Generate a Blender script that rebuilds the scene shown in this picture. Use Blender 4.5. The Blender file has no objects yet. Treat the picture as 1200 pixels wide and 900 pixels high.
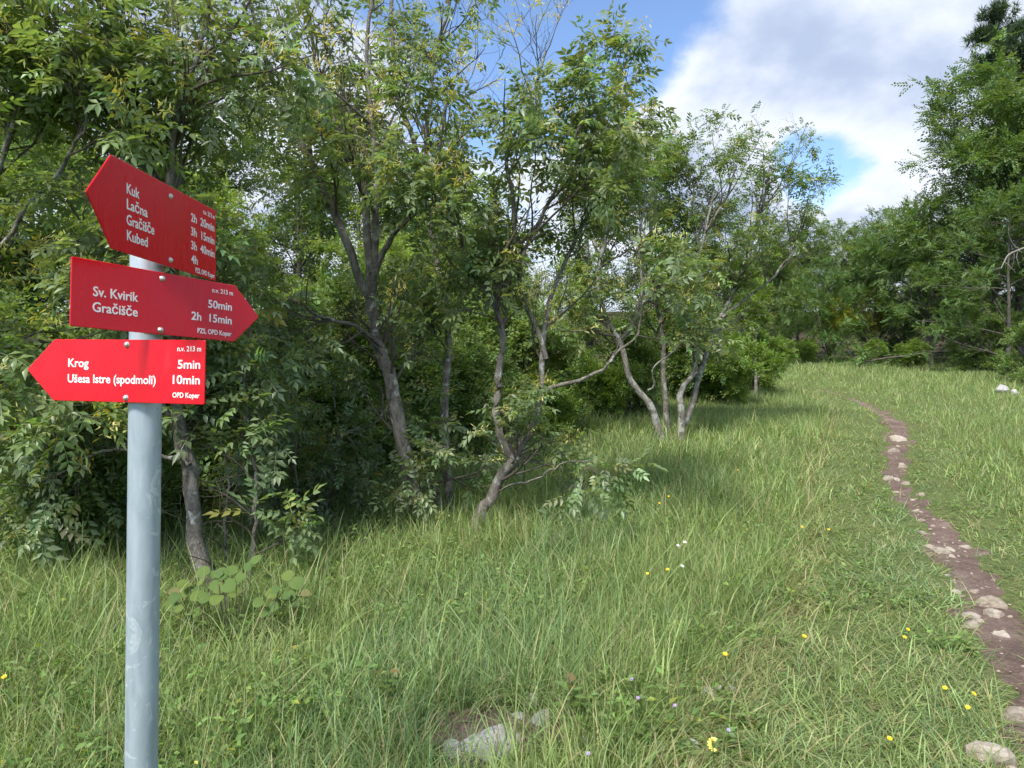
import bpy, math, random
import numpy as np
from mathutils import Matrix, Vector

SC = bpy.context.scene
COL = SC.collection
RNG = np.random.default_rng(11)
random.seed(5)
rad = math.radians

# ------------------------------------------------------------------ camera
F = 826.0            # focal length in pixels of the 1200 x 900 photograph
CAMZ = 1.6
HOR = 440.0
cd = bpy.data.cameras.new('camera'); cam = bpy.data.objects.new('camera', cd); COL.objects.link(cam)
cd.sensor_width = 36; cd.lens = 36 * F / 1200; cd.clip_start = 0.05; cd.clip_end = 3000
cam.location = (0, 0, CAMZ)
cam.rotation_euler = (rad(90) - math.atan((450 - HOR) / F), 0, 0)
SC.camera = cam

# ------------------------------------------------------------------ light
SUN_EL, SUN_AZ = 50, 206        # azimuth clockwise from +Y (the view direction)
sdir = Vector((math.sin(rad(SUN_AZ)) * math.cos(rad(SUN_EL)), math.cos(rad(SUN_AZ)) * math.cos(rad(SUN_EL)), math.sin(rad(SUN_EL))))
sl = bpy.data.lights.new('sun', 'SUN'); so = bpy.data.objects.new('sun', sl); COL.objects.link(so)
sl.energy = 3.0; sl.angle = rad(14.0); sl.color = (1.0, 0.955, 0.88)
so.rotation_euler = sdir.to_track_quat('Z', 'Y').to_euler(); so.location = (0, 0, 30)

w = bpy.data.worlds.new('World'); SC.world = w; w.use_nodes = True
nt = w.node_tree; nt.nodes.clear()
def N(tree, t, **k):
    n = tree.nodes.new(t)
    for a, b in k.items(): setattr(n, a, b)
    return n
def pix_dir(px, py):
    return Vector(((px - 600) / F, 1, (HOR - py) / F)).normalized()
sky = N(nt, 'ShaderNodeTexSky', sky_type='NISHITA', sun_disc=False)
sky.sun_elevation = rad(SUN_EL); sky.sun_rotation = rad(SUN_AZ); sky.altitude = 2500; sky.air_density = 1.0; sky.dust_density = 0.1; sky.ozone_density = 2.5
bgs = N(nt, 'ShaderNodeBackground'); bgs.inputs['Strength'].default_value = 0.125
nt.links.new(sky.outputs[0], bgs.inputs[0])
tc = N(nt, 'ShaderNodeTexCoord')
sx = N(nt, 'ShaderNodeSeparateXYZ'); nt.links.new(tc.outputs['Generated'], sx.inputs[0])
def M(tree, op, a, b=None, c=None, clamp=False):
    n = N(tree, 'ShaderNodeMath', operation=op, use_clamp=clamp)
    for i, v in enumerate((a, b, c)):
        if v is None: continue
        if hasattr(v, 'is_linked'): tree.links.new(v, n.inputs[i])
        else: n.inputs[i].default_value = v
    return n.outputs[0]
zz = M(nt, 'ADD', M(nt, 'MAXIMUM', sx.outputs[2], 0.0), 0.42)
cx = N(nt, 'ShaderNodeCombineXYZ')
nt.links.new(M(nt, 'DIVIDE', sx.outputs[0], zz), cx.inputs[0]); nt.links.new(M(nt, 'DIVIDE', sx.outputs[1], zz), cx.inputs[1])
def noise(tree, vec, scale, detail=6, rough=0.55, dist=0.0, off=None):
    if off is not None:
        a = N(tree, 'ShaderNodeVectorMath', operation='ADD'); tree.links.new(vec, a.inputs[0]); a.inputs[1].default_value = off; vec = a.outputs[0]
    n = N(tree, 'ShaderNodeTexNoise'); tree.links.new(vec, n.inputs['Vector'])
    n.inputs['Scale'].default_value = scale; n.inputs['Detail'].default_value = detail
    n.inputs['Roughness'].default_value = rough; n.inputs['Distortion'].default_value = dist
    return n.outputs['Fac']
n1 = noise(nt, cx.outputs[0], 2.1, 9, 0.56, 0.2, (3.1, 1.7, 0))
n2 = noise(nt, cx.outputs[0], 8.0, 7, 0.6, 0.2, (0.4, 5.2, 0))
dens = M(nt, 'ADD', M(nt, 'MULTIPLY', n1, 1.0), M(nt, 'MULTIPLY', n2, 0.28))
# the clouds and the blue gaps of that day, each a patch of the sky with its own direction
for (px, py, width, amp) in ((662, 35, 0.13, -0.42), (560, -60, 0.2, -0.25), (972, 205, 0.055, -0.42), (930, 190, 0.035, -0.25), (1030, 255, 0.055, 0.26),
                             (820, 165, 0.09, 0.22), (960, 70, 0.3, 0.26), (250, 60, 0.4, 0.3), (1010, 330, 0.05, 0.1), (740, 110, 0.06, -0.1), (905, 160, 0.03, -0.1)):
    d = pix_dir(px, py)
    dp = N(nt, 'ShaderNodeVectorMath', operation='DOT_PRODUCT'); nt.links.new(tc.outputs['Generated'], dp.inputs[0]); dp.inputs[1].default_value = d
    g = M(nt, 'MULTIPLY', M(nt, 'SUBTRACT', 1.0, dp.outputs['Value']), -2.0 / width ** 2 * 0.5)
    dens = M(nt, 'ADD', dens, M(nt, 'MULTIPLY', M(nt, 'EXPONENT', g), amp))
mr = N(nt, 'ShaderNodeMapRange', interpolation_type='SMOOTHSTEP'); nt.links.new(dens, mr.inputs[0])
mr.inputs[1].default_value = 0.58; mr.inputs[2].default_value = 0.75
n3 = noise(nt, cx.outputs[0], 3.6, 8, 0.55, 0.15, (7.7, 2.2, 0))
thick = N(nt, 'ShaderNodeMapRange', interpolation_type='SMOOTHSTEP'); nt.links.new(M(nt, 'ADD', M(nt, 'MULTIPLY', n3, 0.75), M(nt, 'MULTIPLY', dens, 0.3)), thick.inputs[0])
thick.inputs[1].default_value = 0.52; thick.inputs[2].default_value = 0.78
cc = N(nt, 'ShaderNodeMix', data_type='RGBA'); nt.links.new(thick.outputs[0], cc.inputs[0])
cc.inputs[6].default_value = (0.84, 0.89, 1.0, 1); cc.inputs[7].default_value = (0.44, 0.53, 0.72, 1)
bgc = N(nt, 'ShaderNodeBackground'); nt.links.new(cc.outputs[2], bgc.inputs[0]); bgc.inputs[1].default_value = 0.50
mx = N(nt, 'ShaderNodeMixShader'); nt.links.new(mr.outputs[0], mx.inputs[0]); nt.links.new(bgs.outputs[0], mx.inputs[1]); nt.links.new(bgc.outputs[0], mx.inputs[2])
w.cycles.sampling_method = 'MANUAL'; w.cycles.sample_map_resolution = 512
wo = N(nt, 'ShaderNodeOutputWorld'); nt.links.new(mx.outputs[0], wo.inputs[0])

SC.view_settings.view_transform = 'Standard'; SC.view_settings.look = 'None'
SC.view_settings.exposure = 1.28; SC.view_settings.gamma = 1.0; SC.view_settings.use_curve_mapping = False
SC.render.engine = 'CYCLES'
cy = SC.cycles
cy.max_bounces = 7; cy.diffuse_bounces = 5; cy.glossy_bounces = 1; cy.transmission_bounces = 4; cy.transparent_max_bounces = 4
cy.use_denoising = True; cy.caustics_reflective = False; cy.caustics_refractive = False
cy.use_adaptive_sampling = True; cy.adaptive_threshold = 0.02; cy.sample_clamp_indirect = 6
SC.render.use_persistent_data = False

# ------------------------------------------------------------------ helpers
def tag(o, label=None, cat=None, group=None, kind=None):
    if label: o['label'] = label
    if cat: o['category'] = cat
    if group: o['group'] = group
    if kind: o['kind'] = kind
    return o
def empty(name, loc, **k):
    o = bpy.data.objects.new(name, None); COL.objects.link(o); o.location = loc; o.empty_display_size = 0.2
    return tag(o, **k)
def mesh_np(name, V, Fc, mat=None, cols=None, smooth=False):
    """V (n,3), Fc (m,3) or (m,4) or a list of such arrays"""
    me = bpy.data.meshes.new(name)
    Fs = Fc if isinstance(Fc, list) else [Fc]
    Fs = [f for f in Fs if len(f)]
    V = np.ascontiguousarray(V, dtype=np.float32)
    me.vertices.add(len(V)); me.vertices.foreach_set('co', V.ravel())
    li = np.concatenate([f.ravel() for f in Fs]).astype(np.int32)
    tot = np.concatenate([np.full(len(f), f.shape[1], np.int32) for f in Fs])
    st = np.concatenate([[0], np.cumsum(tot)[:-1]]).astype(np.int32)
    me.loops.add(len(li)); me.loops.foreach_set('vertex_index', li)
    me.polygons.add(len(tot)); me.polygons.foreach_set('loop_start', st); me.polygons.foreach_set('loop_total', tot)
    if smooth: me.polygons.foreach_set('use_smooth', np.ones(len(tot), bool))
    if cols is not None:
        a = me.attributes.new('Col', 'FLOAT_COLOR', 'POINT')
        c = np.ones((len(V), 4), np.float32); c[:, :3] = cols
        a.data.foreach_set('color', c.ravel())
    me.update(calc_edges=True)
    if mat: me.materials.append(mat)
    return me
def obj(name, me, parent=None, **k):
    o = bpy.data.objects.new(name, me); COL.objects.link(o)
    if parent: o.parent = parent
    return tag(o, **k)
def norm(v):
    return v / np.maximum(np.linalg.norm(v, axis=-1, keepdims=True), 1e-9)

# smooth value noise for placement (several sines with fixed phases)
_ph = np.random.default_rng(3).uniform(0, 6.28, (24, 3))
def snoise(x, y, s=1.0, k=0):
    v = 0
    for i in range(5):
        a = _ph[(i + k * 5) % 24]
        fr = s * (0.7 + 0.37 * i)
        v = v + np.sin(x * fr * math.cos(a[2]) + y * fr * math.sin(a[2]) + a[0]) * np.sin(x * fr * 0.83 * math.sin(a[1]) - y * fr * 0.9 * math.cos(a[1]) + a[1])
    return v / 2.5

# ------------------------------------------------------------------ terrain
def base_z(x, y):
    t = np.maximum(0, np.sqrt((y - 7.0) ** 2 + 1.0) * 0.5 + (y - 7.0) * 0.5 - 0.07)
    z = 0.068 * t
    z = np.where(y > 60, 0.068 * 53 + 0.11 * (y - 60), z)
    z = np.where(y > 240, 0.068 * 53 + 0.11 * 180, z)
    return z
def at(px, py, d):
    return np.array([(px - 600) / F * d, d, CAMZ + (HOR - py) / F * d])
def hit(px, py):
    lo, hi = 0.5, 200
    for _ in range(50):
        m = (lo + hi) / 2; p = at(px, py, m)
        if p[2] > base_z(p[0], p[1]): lo = m
        else: hi = m
    p = at(px, py, lo); return p
PATH_PX = [(1300, 990, 100), (1272, 900, 92), (1240, 850, 84), (1212, 800, 76), (1188, 755, 64), (1160, 705, 58), (1150, 680, 58), (1128, 658, 48), (1116, 635, 46), (1102, 612, 40), (1084, 598, 28), (1064, 580, 26), (1051, 562, 24),
           (1051, 547, 22), (1051, 528, 24), (1053, 510, 27), (1052, 497, 25), (1038, 486, 20), (1020, 474, 15), (1000, 465.5, 12), (985, 460.5, 9), (962, 454, 7)]
_pp = []
for a, b, wd in PATH_PX:
    h = hit(a, b); _pp.append((h[0], h[1], wd / F * h[1]))
_pp = np.array(_pp)
tt = np.linspace(0, len(_pp) - 1, 260)
def cr(P, t):
    n = len(P); i = np.clip(t.astype(int), 0, n - 2); u = (t - i)[:, None]
    p0 = P[np.clip(i - 1, 0, n - 1)]; p1 = P[i]; p2 = P[i + 1]; p3 = P[np.clip(i + 2, 0, n - 1)]
    return 0.5 * (2 * p1 + (p2 - p0) * u + (2 * p0 - 5 * p1 + 4 * p2 - p3) * u ** 2 + (3 * p1 - 3 * p2 + p3 - p0) * u ** 3)
PATHC = cr(_pp, tt)
def path_dist(x, y):
    """distance to the path's centre line minus its half width (negative inside)"""
    x = np.atleast_1d(x).astype(float); y = np.atleast_1d(y).astype(float)
    out = np.full(x.shape, 9.0); side = np.ones(x.shape)
    sel = (x > 0.5) & (y < 34) & (x < 17)
    idx = np.nonzero(sel)[0]
    for c in range(0, len(idx), 20000):
        ii = idx[c:c + 20000]
        dx = x[ii, None] - PATHC[None, :, 0]; dy = y[ii, None] - PATHC[None, :, 1]
        d = np.sqrt(dx * dx + dy * dy) - PATHC[None, :, 2] * 0.5
        j = d.argmin(1); out[ii] = d[np.arange(len(ii)), j]; side[ii] = np.sign(dx[np.arange(len(ii)), j])
    return out, side
def path_x(y):
    o = np.argsort(PATHC[:, 1]); return np.interp(y, PATHC[o, 1], PATHC[o, 0])
def terr(x, y):
    x = np.asarray(x, float); y = np.asarray(y, float)
    z = base_z(x, y) + 0.035 * snoise(x, y, 0.9) + 0.10 * snoise(x, y, 0.22, 1) * np.clip((y - 4) / 20, 0, 1)
    d, _ = path_dist(x.ravel(), y.ravel()); d = d.reshape(x.shape)
    z = z - 0.05 * np.clip(1 - np.maximum(d, 0) / 0.22, 0, 1) ** 2
    return z
def tz(x, y): return float(terr(np.array([x]), np.array([y]))[0])

# ------------------------------------------------------------------ materials
def newmat(name):
    m = bpy.data.materials.new(name); m.use_nodes = True; m.node_tree.nodes.clear(); return m, m.node_tree
def ramp(tree, fac, stops):
    r = N(tree, 'ShaderNodeValToRGB'); tree.links.new(fac, r.inputs[0])
    e = r.color_ramp.elements
    while len(e) < len(stops): e.new(0.5)
    for i, (p, c) in enumerate(stops): e[i].position = p; e[i].color = (*c, 1)
    return r.outputs[0]
def leaf_material(name, transl=0.48, rough=0.4, spec=0.6, tint=(1.25, 1.2, 0.45)):
    m, t = newmat(name)
    a = N(t, 'ShaderNodeAttribute', attribute_name='Col')
    p = N(t, 'ShaderNodeBsdfPrincipled'); p.inputs['Roughness'].default_value = rough; p.inputs['Specular IOR Level'].default_value = spec
    t.links.new(a.outputs['Color'], p.inputs['Base Color'])
    mm = N(t, 'ShaderNodeMix', data_type='RGBA', blend_type='MULTIPLY'); mm.inputs[0].default_value = 1
    t.links.new(a.outputs['Color'], mm.inputs[6]); mm.inputs[7].default_value = (*tint, 1)
    tr = N(t, 'ShaderNodeBsdfTranslucent'); t.links.new(mm.outputs[2], tr.inputs[0])
    x = N(t, 'ShaderNodeMixShader'); x.inputs[0].default_value = transl
    t.links.new(p.outputs[0], x.inputs[1]); t.links.new(tr.outputs[0], x.inputs[2])
    o = N(t, 'ShaderNodeOutputMaterial'); t.links.new(x.outputs[0], o.inputs[0]); return m
def bark_material(name, dark, mid, pale, scale=14, patch=0.62):
    m, t = newmat(name)
    c = N(t, 'ShaderNodeTexCoord'); mp = N(t, 'ShaderNodeMapping'); t.links.new(c.outputs['Object'], mp.inputs[0]); mp.inputs['Scale'].default_value = (1, 1, 0.45)
    a = noise(t, mp.outputs[0], scale, 8, 0.65, 0.4); b = noise(t, c.outputs['Object'], scale * 0.55, 5, 0.6, 0.6, (4, 2, 9)); f = noise(t, mp.outputs[0], scale * 7, 4, 0.6)
    col = ramp(t, M(t, 'ADD', M(t, 'MULTIPLY', a, 0.65), M(t, 'MULTIPLY', f, 0.35)), [(0.36, dark), (0.5, mid), (0.62, tuple(min(1, q * 1.6) for q in mid))])
    lich = ramp(t, b, [(patch - 0.05, (0, 0, 0)), (patch + 0.03, (1, 1, 1))])
    mxx = N(t, 'ShaderNodeMix', data_type='RGBA'); t.links.new(lich, mxx.inputs[0]); t.links.new(col, mxx.inputs[6]); mxx.inputs[7].default_value = (*pale, 1)
    p = N(t, 'ShaderNodeBsdfPrincipled'); p.inputs['Roughness'].default_value = 0.9; p.inputs['Specular IOR Level'].default_value = 0.15
    t.links.new(mxx.outputs[2], p.inputs['Base Color'])
    bu = N(t, 'ShaderNodeBump'); bu.inputs['Strength'].default_value = 1.0; bu.inputs['Distance'].default_value = 0.03
    t.links.new(M(t, 'ADD', a, M(t, 'MULTIPLY', f, 0.5)), bu.inputs['Height']); t.links.new(bu.outputs[0], p.inputs['Normal'])
    o = N(t, 'ShaderNodeOutputMaterial'); t.links.new(p.outputs[0], o.inputs[0]); return m
def simple(name, col, rough=0.5, metal=0.0, spec=0.5, vary=0.0, vscale=20, bump=0.0):
    m, t = newmat(name)
    p = N(t, 'ShaderNodeBsdfPrincipled'); p.inputs['Roughness'].default_value = rough; p.inputs['Metallic'].default_value = metal; p.inputs['Specular IOR Level'].default_value = spec
    p.inputs['Base Color'].default_value = (*col, 1)
    if vary or bump:
        c = N(t, 'ShaderNodeTexCoord'); a = noise(t, c.outputs['Object'], vscale, 6, 0.6, 0.2)
        if vary:
            t.links.new(ramp(t, a, [(0.3, tuple(q * (1 - vary) for q in col)), (0.7, tuple(min(1, q * (1 + vary)) for q in col))]), p.inputs['Base Color'])
        if bump:
            bu = N(t, 'ShaderNodeBump'); bu.inputs['Strength'].default_value = bump; bu.inputs['Distance'].default_value = 0.01; t.links.new(a, bu.inputs['Height']); t.links.new(bu.outputs[0], p.inputs['Normal'])
    o = N(t, 'ShaderNodeOutputMaterial'); t.links.new(p.outputs[0], o.inputs[0]); return m

MAT = {}
MAT['leaf'] = leaf_material('ash_leaf')
MAT['leaf_bg'] = leaf_material('woodland_leaf', 0.45, 0.5, 0.35)
MAT['grass'] = leaf_material('grass_blade', 0.45, 0.5, 0.35, (1.15, 1.15, 0.6))
MAT['leaf_matt'] = leaf_material('matt_leaf', 0.42, 0.7, 0.2)
MAT['bark'] = bark_material('ash_bark', (0.055, 0.047, 0.04), (0.16, 0.145, 0.125), (0.36, 0.36, 0.33))
MAT['bark_pale'] = bark_material('pale_lichen_bark', (0.05, 0.044, 0.038), (0.155, 0.14, 0.12), (0.30, 0.30, 0.27), 12, 0.55)
MAT['twig'] = simple('twig_bark', (0.075, 0.062, 0.05), 0.85, vary=0.3)
MAT['dead'] = simple('dead_wood', (0.22, 0.2, 0.18), 0.85, vary=0.2)
MAT['bark_dark'] = bark_material('dark_wood_bark', (0.03, 0.026, 0.022), (0.09, 0.08, 0.068), (0.2, 0.2, 0.18), 8, 0.66)

def ground_material():
    m, t = newmat('meadow_soil')
    c = N(t, 'ShaderNodeTexCoord')
    a = noise(t, c.outputs['Object'], 0.5, 6, 0.6); b = noise(t, c.outputs['Object'], 22, 6, 0.7, 0.5); f = noise(t, c.outputs['Object'], 120, 3, 0.6)
    g = ramp(t, b, [(0.32, (0.06, 0.075, 0.028)), (0.5, (0.105, 0.135, 0.045)), (0.62, (0.16, 0.18, 0.07)), (0.75, (0.22, 0.19, 0.11))])
    h = ramp(t, f, [(0.3, (0.6, 0.6, 0.6)), (0.7, (1.3, 1.3, 1.3))])
    x = N(t, 'ShaderNodeMix', data_type='RGBA', blend_type='MULTIPLY'); x.inputs[0].default_value = 1; t.links.new(g, x.inputs[6]); t.links.new(h, x.inputs[7])
    # leaf litter where the wood begins, its dark brown also painting in tree shade
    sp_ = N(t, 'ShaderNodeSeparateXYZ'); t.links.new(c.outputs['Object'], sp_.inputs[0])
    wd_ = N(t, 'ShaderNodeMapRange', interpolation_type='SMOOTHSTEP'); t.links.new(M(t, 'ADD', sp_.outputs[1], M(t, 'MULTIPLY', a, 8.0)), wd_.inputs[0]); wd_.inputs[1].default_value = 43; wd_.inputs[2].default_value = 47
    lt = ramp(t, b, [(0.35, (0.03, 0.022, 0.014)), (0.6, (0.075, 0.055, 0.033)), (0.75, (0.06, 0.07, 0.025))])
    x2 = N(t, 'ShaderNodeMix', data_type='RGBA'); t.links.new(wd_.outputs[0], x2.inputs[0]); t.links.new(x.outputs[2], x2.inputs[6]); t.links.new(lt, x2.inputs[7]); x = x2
    p = N(t, 'ShaderNodeBsdfPrincipled'); p.inputs['Roughness'].default_value = 0.95; p.inputs['Specular IOR Level'].default_value = 0.1
    t.links.new(x.outputs[2], p.inputs['Base Color'])
    bu = N(t, 'ShaderNodeBump'); bu.inputs['Strength'].default_value = 0.8; bu.inputs['Distance'].default_value = 0.03; t.links.new(b, bu.inputs['Height']); t.links.new(bu.outputs[0], p.inputs['Normal'])
    o = N(t, 'ShaderNodeOutputMaterial'); t.links.new(p.outputs[0], o.inputs[0]); return m
def soil_material():
    m, t = newmat('trodden_soil')
    c = N(t, 'ShaderNodeTexCoord')
    a = noise(t, c.outputs['Object'], 3.0, 7, 0.65, 0.3); b = noise(t, c.outputs['Object'], 45, 6, 0.7, 0.3); f = noise(t, c.outputs['Object'], 160, 3, 0.7)
    g = ramp(t, a, [(0.3, (0.12, 0.08, 0.065)), (0.55, (0.20, 0.142, 0.118)), (0.75, (0.30, 0.235, 0.195))])
    h = ramp(t, b, [(0.3, (0.55, 0.55, 0.55)), (0.55, (1, 1, 1)), (0.75, (1.6, 1.55, 1.5))])
    x = N(t, 'ShaderNodeMix', data_type='RGBA', blend_type='MULTIPLY'); x.inputs[0].default_value = 1; t.links.new(g, x.inputs[6]); t.links.new(h, x.inputs[7])
    p = N(t, 'ShaderNodeBsdfPrincipled'); p.inputs['Roughness'].default_value = 0.95; p.inputs['Specular IOR Level'].default_value = 0.15
    t.links.new(x.outputs[2], p.inputs['Base Color'])
    bu = N(t, 'ShaderNodeBump'); bu.inputs['Strength'].default_value = 0.9; bu.inputs['Distance'].default_value = 0.025; t.links.new(M(t, 'ADD', b, M(t, 'MULTIPLY', f, 0.4)), bu.inputs['Height']); t.links.new(bu.outputs[0], p.inputs['Normal'])
    o = N(t, 'ShaderNodeOutputMaterial'); t.links.new(p.outputs[0], o.inputs[0]); return m
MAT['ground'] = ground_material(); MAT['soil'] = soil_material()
def stone_material(name, c0, c1, c2):
    m, t = newmat(name)
    c = N(t, 'ShaderNodeTexCoord'); oi = N(t, 'ShaderNodeObjectInfo')
    a = noise(t, c.outputs['Object'], 5, 7, 0.65, 0.3); b = noise(t, c.outputs['Object'], 30, 5, 0.7)
    g = ramp(t, M(t, 'ADD', M(t, 'MULTIPLY', a, 0.8), M(t, 'MULTIPLY', oi.outputs['Random'], 0.22)), [(0.3, c0), (0.5, c1), (0.68, c2)])
    p = N(t, 'ShaderNodeBsdfPrincipled'); p.inputs['Roughness'].default_value = 0.9; p.inputs['Specular IOR Level'].default_value = 0.2
    t.links.new(g, p.inputs['Base Color'])
    bu = N(t, 'ShaderNodeBump'); bu.inputs['Strength'].default_value = 0.6; bu.inputs['Distance'].default_value = 0.02; t.links.new(M(t, 'ADD', a, M(t, 'MULTIPLY', b, 0.5)), bu.inputs['Height']); t.links.new(bu.outputs[0], p.inputs['Normal'])
    o = N(t, 'ShaderNodeOutputMaterial'); t.links.new(p.outputs[0], o.inputs[0]); return m
MAT['stone'] = stone_material('limestone', (0.20, 0.155, 0.12), (0.33, 0.28, 0.225), (0.44, 0.39, 0.33))
MAT['white_stone'] = stone_material('white_limestone', (0.22, 0.21, 0.195), (0.36, 0.35, 0.335), (0.48, 0.47, 0.45))

# ------------------------------------------------------------------ ground, path
def spaced(lo, hi, n, focus, tight):
    u = np.linspace(-1, 1, n); k = tight
    s = np.sinh(u * k) / math.sinh(k)
    return np.where(s < 0, focus + s * (focus - lo), focus + s * (hi - focus))
gx = spaced(-400, 400, 210, 2.0, 5.6); gy = spaced(-60, 900, 240, 6.0, 6.0)
GX, GY = np.meshgrid(gx, gy); GZ = terr(GX, GY)
nx, ny = len(gx), len(gy)
ii = (np.arange(ny - 1)[:, None] * nx + np.arange(nx - 1)[None, :]).ravel()
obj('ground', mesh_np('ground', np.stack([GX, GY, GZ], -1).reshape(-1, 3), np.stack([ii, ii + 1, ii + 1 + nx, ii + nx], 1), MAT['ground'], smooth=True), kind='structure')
# the trodden path: a sheet with an uneven edge
pc = PATHC; tang = norm(np.gradient(pc[:, :2], axis=0)); pn = np.stack([tang[:, 1], -tang[:, 0]], 1)
nc = 11; u = np.linspace(-1, 1, nc); s_ = np.cumsum(np.r_[0, np.linalg.norm(np.diff(pc[:, :2], axis=0), axis=1)])
el = 1 + 0.3 * np.sin(s_ * 3.1) + 0.24 * np.sin(s_ * 7.3 + 1) + 0.16 * np.sin(s_ * 17.0)
er = 1 + 0.3 * np.sin(s_ * 2.6 + 2) + 0.24 * np.sin(s_ * 6.1 + 4) + 0.16 * np.sin(s_ * 15.0 + 1)
hw = pc[:, 2] * 0.5
off = np.where(u[None, :] < 0, u[None, :] * (hw * el)[:, None], u[None, :] * (hw * er)[:, None])
PX = pc[:, 0:1] + pn[:, 0:1] * off; PY = pc[:, 1:2] + pn[:, 1:2] * off
PZ = terr(PX, PY) + 0.014 - 0.012 * (np.abs(u)[None, :] > 0.95) + 0.012 * snoise(PX, PY, 9.0, 2) * (np.abs(u)[None, :] < 0.9)
n_ = len(pc); ii = (np.arange(n_ - 1)[:, None] * nc + np.arange(nc - 1)[None, :]).ravel()
obj('path', mesh_np('path', np.stack([PX, PY, PZ], -1).reshape(-1, 3), np.stack([ii, ii + 1, ii + 1 + nc, ii + nc], 1), MAT['soil'], smooth=True), kind='structure')
# bare earth round the white stones in front
def patch(name, cx_, cy_, rx, ry, seed):
    th = np.linspace(0, 2 * math.pi, 40, endpoint=False); V = [(cx_, cy_, tz(cx_, cy_) + 0.012)]; Fc = []
    for k in range(1, 6):
        r = k / 5 * (1 + 0.18 * np.sin(th * 3 + seed) + 0.12 * np.sin(th * 7 + seed * 2))
        X = cx_ + rx * r * np.cos(th); Y = cy_ + ry * r * np.sin(th); Z = terr(X, Y) + (0.012 if k < 5 else 0.002)
        V += list(zip(X, Y, Z))
    Fc3 = np.array([(0, 1 + i, 1 + (i + 1) % 40) for i in range(40)])
    Fc4 = np.array([(1 + k * 40 + i, 1 + (k + 1) * 40 + i, 1 + (k + 1) * 40 + (i + 1) % 40, 1 + k * 40 + (i + 1) % 40) for k in range(4) for i in range(40)])
    obj(name, mesh_np(name, np.array(V), [Fc3, Fc4], MAT['soil'], smooth=True), kind='structure')
SP = hit(585, 862); patch('bare_soil', SP[0], SP[1], 0.33, 0.22, 1.3)

# ------------------------------------------------------------------ signpost
def text_mesh(body, size, bold=0.012, align='LEFT', width=None):
    c = bpy.data.curves.new('lettering', 'FONT'); c.body = body; c.size = size; c.align_x = align; c.align_y = 'BOTTOM_BASELINE'
    c.offset = bold * size; c.extrude = 0.00025; c.resolution_u = 3
    o = bpy.data.objects.new('lettering', c); COL.objects.link(o)
    bpy.context.view_layer.update()
    me = bpy.data.meshes.new_from_object(o.evaluated_get(bpy.context.evaluated_depsgraph_get()))
    bpy.data.objects.remove(o); bpy.data.curves.remove(c)
    co = np.zeros(len(me.vertices) * 3, np.float32); me.vertices.foreach_get('co', co); co = co.reshape(-1, 3)
    if width:
        w0 = co[:, 0].max() - co[:, 0].min(); co[:, 0] *= width / w0
    # text plane XY -> board plane XZ, facing -Y
    out = np.stack([co[:, 0], -co[:, 2], co[:, 1]], 1); me.vertices.foreach_set('co', out.astype(np.float32).ravel()); me.update()
    return me
def sign_red():
    m, t = newmat('red_enamel')
    c = N(t, 'ShaderNodeTexCoord'); mp = N(t, 'ShaderNodeMapping'); t.links.new(c.outputs['Object'], mp.inputs[0]); mp.inputs['Scale'].default_value = (1.6, 1, 0.5)
    a = noise(t, mp.outputs[0], 9, 6, 0.6, 0.5); b = noise(t, c.outputs['Object'], 60, 4, 0.6)
    p = N(t, 'ShaderNodeBsdfPrincipled'); p.inputs['Specular IOR Level'].default_value = 0.28
    t.links.new(ramp(t, a, [(0.35, (0.56, 0.003, 0.012)), (0.62, (0.60, 0.004, 0.014)), (0.82, (0.62, 0.02, 0.03))]), p.inputs['Base Color'])
    t.links.new(ramp(t, a, [(0.3, (0.18,) * 3), (0.8, (0.38,) * 3)]), p.inputs['Roughness'])
    bu = N(t, 'ShaderNodeBump'); bu.inputs['Strength'].default_value = 0.05; bu.inputs['Distance'].default_value = 0.004; t.links.new(a, bu.inputs['Height']); t.links.new(bu.outputs[0], p.inputs['Normal'])
    o = N(t, 'ShaderNodeOutputMaterial'); t.links.new(p.outputs[0], o.inputs[0]); return m
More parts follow.
